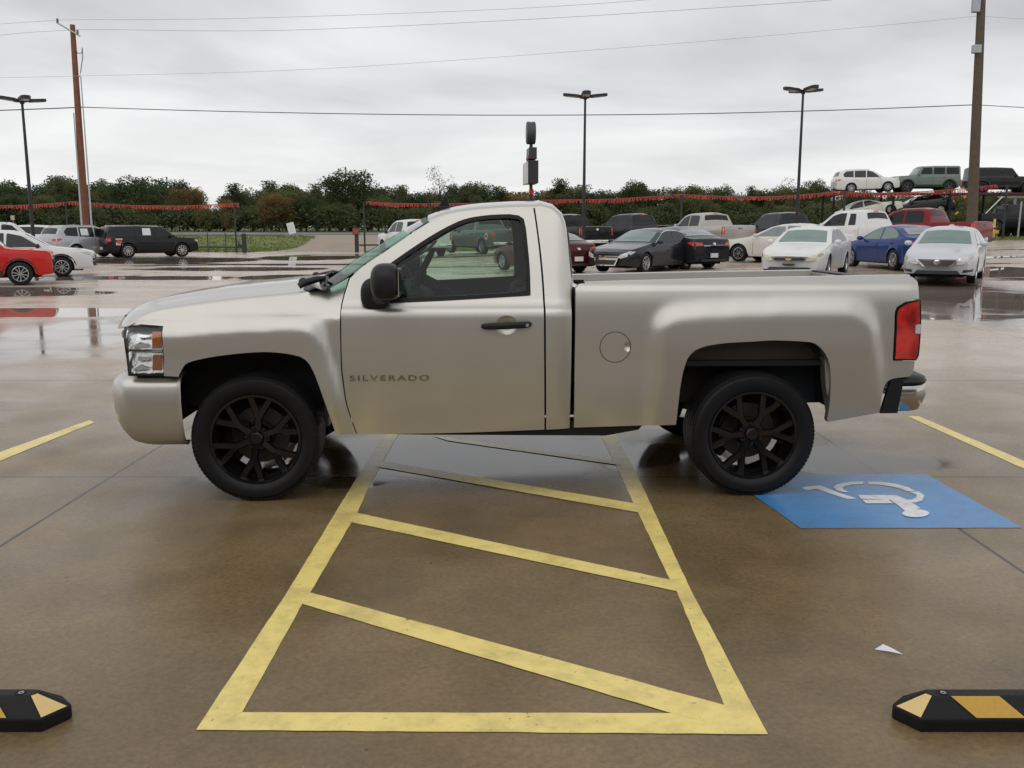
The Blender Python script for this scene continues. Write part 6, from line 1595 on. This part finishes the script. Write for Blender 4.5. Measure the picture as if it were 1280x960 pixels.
# ------------------------------------------------------------------ trees
def leaf_mat(name, a, b, c):
    m, nt, bs = newmat(name); N = nt.nodes.new; L = nt.links.new
    at = N('ShaderNodeAttribute'); at.attribute_name = 'leafvar'; oi = N('ShaderNodeObjectInfo')
    r = N('ShaderNodeValToRGB'); e = r.color_ramp.elements; e[0].color = rgba(a); e[1].color = rgba(c); e.new(.5).color = rgba(b); L(at.outputs['Fac'], r.inputs[0])
    mr = N('ShaderNodeMapRange'); mr.inputs[3].default_value = 1.05; mr.inputs[4].default_value = 1.75; L(oi.outputs['Random'], mr.inputs[0])
    sc = N('ShaderNodeVectorMath'); sc.operation = 'SCALE'; L(r.outputs[0], sc.inputs[0]); L(mr.outputs[0], sc.inputs['Scale']); L(sc.outputs[0], bs.inputs['Base Color'])
    bs.inputs['Roughness'].default_value = .7; bs.inputs['Specular IOR Level'].default_value = .15
    tr = N('ShaderNodeBsdfTranslucent'); L(sc.outputs[0], tr.inputs[0]); mx = N('ShaderNodeMixShader'); mx.inputs[0].default_value = .45
    L(bs.outputs[0], mx.inputs[1]); L(tr.outputs[0], mx.inputs[2]); L(mx.outputs[0], nt.nodes['Material Output'].inputs[0]); return m
LM = {'dark': leaf_mat('dark_green_leaves', (.036, .052, .026), (.060, .082, .036), (.092, .115, .048)),
      'olive': leaf_mat('olive_leaves', (.058, .068, .030), (.092, .103, .044), (.135, .138, .058)),
      'autumn': leaf_mat('autumn_leaves', (.10, .072, .032), (.165, .115, .045), (.23, .155, .055)),
      'sparse': leaf_mat('pale_green_leaves', (.05, .062, .03), (.085, .10, .045), (.13, .135, .06))}
M_bark = mat('grey_brown_bark', (.055, .042, .032), .9, var=.3)
def crown_mesh(seed, n, dens, leaf, shape, mk):
    r = random.Random(seed); lobes = []
    for k in range(n):
        if shape == 'round':
            z = r.uniform(.18, .90); rad = .46*math.sqrt(max(.05, 1-((z-.5)/.58)**2)); a = r.uniform(0, 6.283); d = rad*r.uniform(.25, 1)
            lobes.append((math.cos(a)*d, math.sin(a)*d, z, r.uniform(.09, .20)))
        else:
            z = r.uniform(.12, .97); rad = .40*(1-z)**.6+.05; a = r.uniform(0, 6.283); d = rad*r.uniform(.1, 1); lobes.append((math.cos(a)*d, math.sin(a)*d, z, r.uniform(.06, .14)))
    vs = []; fs = []; at = []; nm = []
    for (x, y, z, rr) in lobes:
        base = r.uniform(-.25, .25)
        for q in range(int(dens*rr*rr/.02)):
            u = Vector((r.gauss(0, 1), r.gauss(0, 1), r.gauss(0, 1))).normalized()*rr*r.uniform(.55, 1.08)
            p = Vector((x, y, z))+Vector((u.x, u.y, u.z*.8)); s = leaf*r.uniform(.6, 1.4)
            d1 = Vector((r.gauss(0, 1), r.gauss(0, 1), r.gauss(0, .6))).normalized(); d2 = d1.cross(Vector((r.gauss(0, 1), r.gauss(0, 1), r.gauss(0, 1)))).normalized()
            k = len(vs); vs += [p-d1*s, p+d2*s*.6, p+d1*s, p-d2*s*.5]; fs.append((k, k+1, k+2, k+3)); v = min(1, max(0, .5+base+r.uniform(-.3, .3))); at += [v]*4; nn = (u.normalized()*.8+Vector((x, y, z-.5))*.7+Vector((r.gauss(0, .25), r.gauss(0, .25), r.gauss(0, .25)))).normalized(); nm += [tuple(nn)]*4
    me = mesh('crown', vs, fs, LM[mk]); a = me.attributes.new('leafvar', 'FLOAT', 'POINT'); a.data.foreach_set('value', at); return me
def trunk_mesh(seed):
    r = random.Random(seed); mb = MB(); mb.tube([(0, 0, -.02), (.01, 0, .25), (-.01, .01, .55), (.0, 0, .85)], [.030, .022, .014, .004], 8)
    for k in range(9):
        z = r.uniform(.2, .7); a = r.uniform(0, 6.28); l = r.uniform(.15, .32); mb.tube([(0, 0, z), (math.cos(a)*l*.5, math.sin(a)*l*.5, z+l*.35), (math.cos(a)*l, math.sin(a)*l, z+l*.8)], [.011, .007, .002], 5)
    return mb.me('trunk', M_bark, smooth=True)
PT_ = {}
for mk, cnt in (('dark', 3), ('olive', 3), ('autumn', 2), ('sparse', 1)):
    PT_[mk] = [(crown_mesh(hash_+cnt*7, 80 if mk != 'sparse' else 34, 130 if mk != 'sparse' else 60, .0185 if mk != 'sparse' else .014, 'round' if hash_ % 3 else 'cone', mk), trunk_mesh(hash_)) for hash_ in range(1, cnt+1)]
kindname = {'dark': ('dark green', 'tree'), 'olive': ('olive green', 'tree'), 'autumn': ('orange brown autumn', 'tree'), 'sparse': ('pale sparse', 'tree')}
def tree(px, ytop, Y, mk, wpx=None, label=None, k=0):
    x = gx(px, Y); z = terr(x, min(Y, 117)) if Y < 118 else 1.13; h = PX(px, ytop, Y).z-z+.15
    w = (wpx/FPX*Y) if wpx else h*rnd.uniform(.85, 1.2)
    o = thing('tree', label, 'tree', (x, Y, z), rnd.uniform(0, 6.28), 'trees along the far side of the highway')
    c, t = PT_[mk][k % len(PT_[mk])]
    for nm, me in (('crown', c), ('trunk', t)):
        q = link(nm, me, o); q.scale = (w, w, h)
    return o
named = [
 (178, 222, 112, 'dark', 78, 'broad dark green tree above the black wagon', 1), (240, 236, 108, 'autumn', 46, 'orange brown autumn tree right of the broad dark one', 1),
 (262, 262, 104, 'autumn', 22, 'small rusty bush-like tree low beside the tall bunting post', 0), (302, 232, 110, 'dark', 60, 'rounded dark tree right of the gap in the tree line', 2), (290, 250, 103, 'autumn', 20, 'small yellow brown tree behind the tall thin post', 1),
 (440, 213, 108, 'dark', 70, 'tallest dark tree left of the cab', 1), (370, 236, 112, 'olive', 60, 'olive tree behind the leaning white sign', 1), (400, 232, 114, 'olive', 50, 'olive tree left of the tallest dark tree', 2),
 (551, 208, 112, 'sparse', 44, 'pale sparse tree rising above the line over the windshield', 0), (697, 226, 112, 'dark', 60, 'dark rounded tree just right of the pylon sign', 2),
 (790, 228, 116, 'olive', 40, 'pointed olive tree above the black crew cab', 0), (900, 233, 116, 'dark', 34, 'flat topped tree above the silver pickup', 1), (934, 235, 118, 'dark', 36, 'flat topped tree left of the bare one', 2), (982, 223, 114, 'sparse', 40, 'bare looking thin tree beside the right light pole', 0),
 (1012, 226, 115, 'olive', 44, 'olive tree right of the right light pole', 1), (138, 226, 118, 'olive', 36, 'thin topped olive tree right of the reddish pole', 2), (20, 228, 116, 'dark', 60, 'dark tree at the far left edge', 1), (84, 224, 118, 'olive', 44, 'olive tree behind the peak of the bunting', 2)]
for px, yt, Y, mk, w, lb, k in named: tree(px, yt, Y, mk, w, lb, k)
rt = random.Random(5); gapx = (262, 282)
i = 0; px = -150
while px < 1460:
    yb_ = 230 if px < 260 else (236 if px < 640 else 237)
    yb_ += 4*math.sin(px*.05)+rt.uniform(-5, 6)
    if 255 < px < 288: yb_ = 262
    if px > 1020: yb_ += 6
    mk = rt.choice(['dark', 'dark', 'olive', 'olive', 'dark', 'olive', 'dark', 'olive', 'dark', 'autumn'] if px < 700 else ['dark', 'olive', 'olive', 'dark'])
    tree(px, yb_, rt.uniform(118, 130), mk, rt.uniform(44, 70) if not 250 < px < 292 else 30, {'dark': 'dark green tree of the dense tree line across the highway', 'olive': 'olive green tree of the dense tree line across the highway', 'autumn': 'brownish tree of the dense tree line across the highway'}[mk], i); px += rt.uniform(14, 22); i += 1
i = 0; px = -160
while px < 1460:
    mk = rt.choice(['dark', 'olive', 'dark', 'olive', 'dark', 'olive', 'dark', 'olive', 'autumn'] if px < 450 else ['olive', 'olive', 'dark', 'olive']); lo = rt.uniform(244, 270)
    tree(px, lo if not 255 < px < 288 else 266, rt.uniform(101, 112), mk, rt.uniform(30, 58), {'dark': 'low dark green tree at the front of the tree line', 'olive': 'low olive tree at the front of the tree line', 'autumn': 'low brownish tree at the front of the tree line'}[mk], i+1); px += rt.uniform(13, 20); i += 1
# understory closing the view between trunks
r = random.Random(9); vs = []; fs = []; at = []
for k in range(42000):
    x = r.uniform(-100, 100); y = r.uniform(99, 112); h = 1.5+1.2*noise.noise(Vector((x*.2, y*.2, 0)))+.8; z = 1.1+h*r.random()**.7
    s = r.uniform(.07, .19); d1 = Vector((r.gauss(0, 1), r.gauss(0, 1), r.gauss(0, 1))).normalized(); d2 = d1.cross(Vector((r.gauss(0, 1), r.gauss(0, 1), r.gauss(0, 1)))).normalized(); p = Vector((x, y, z))
    q = len(vs); vs += [p-d1*s, p+d2*s*.7, p+d1*s, p-d2*s*.6]; fs.append((q, q+1, q+2, q+3)); at += [r.random()*.8]*4
me = mesh('undergrowth', vs, fs, LM['dark']); a = me.attributes.new('leafvar', 'FLOAT', 'POINT'); a.data.foreach_set('value', at)
o = link('undergrowth', me); tag(o, 'dense dark undergrowth filling the space below the tree line', 'undergrowth', kind='stuff')
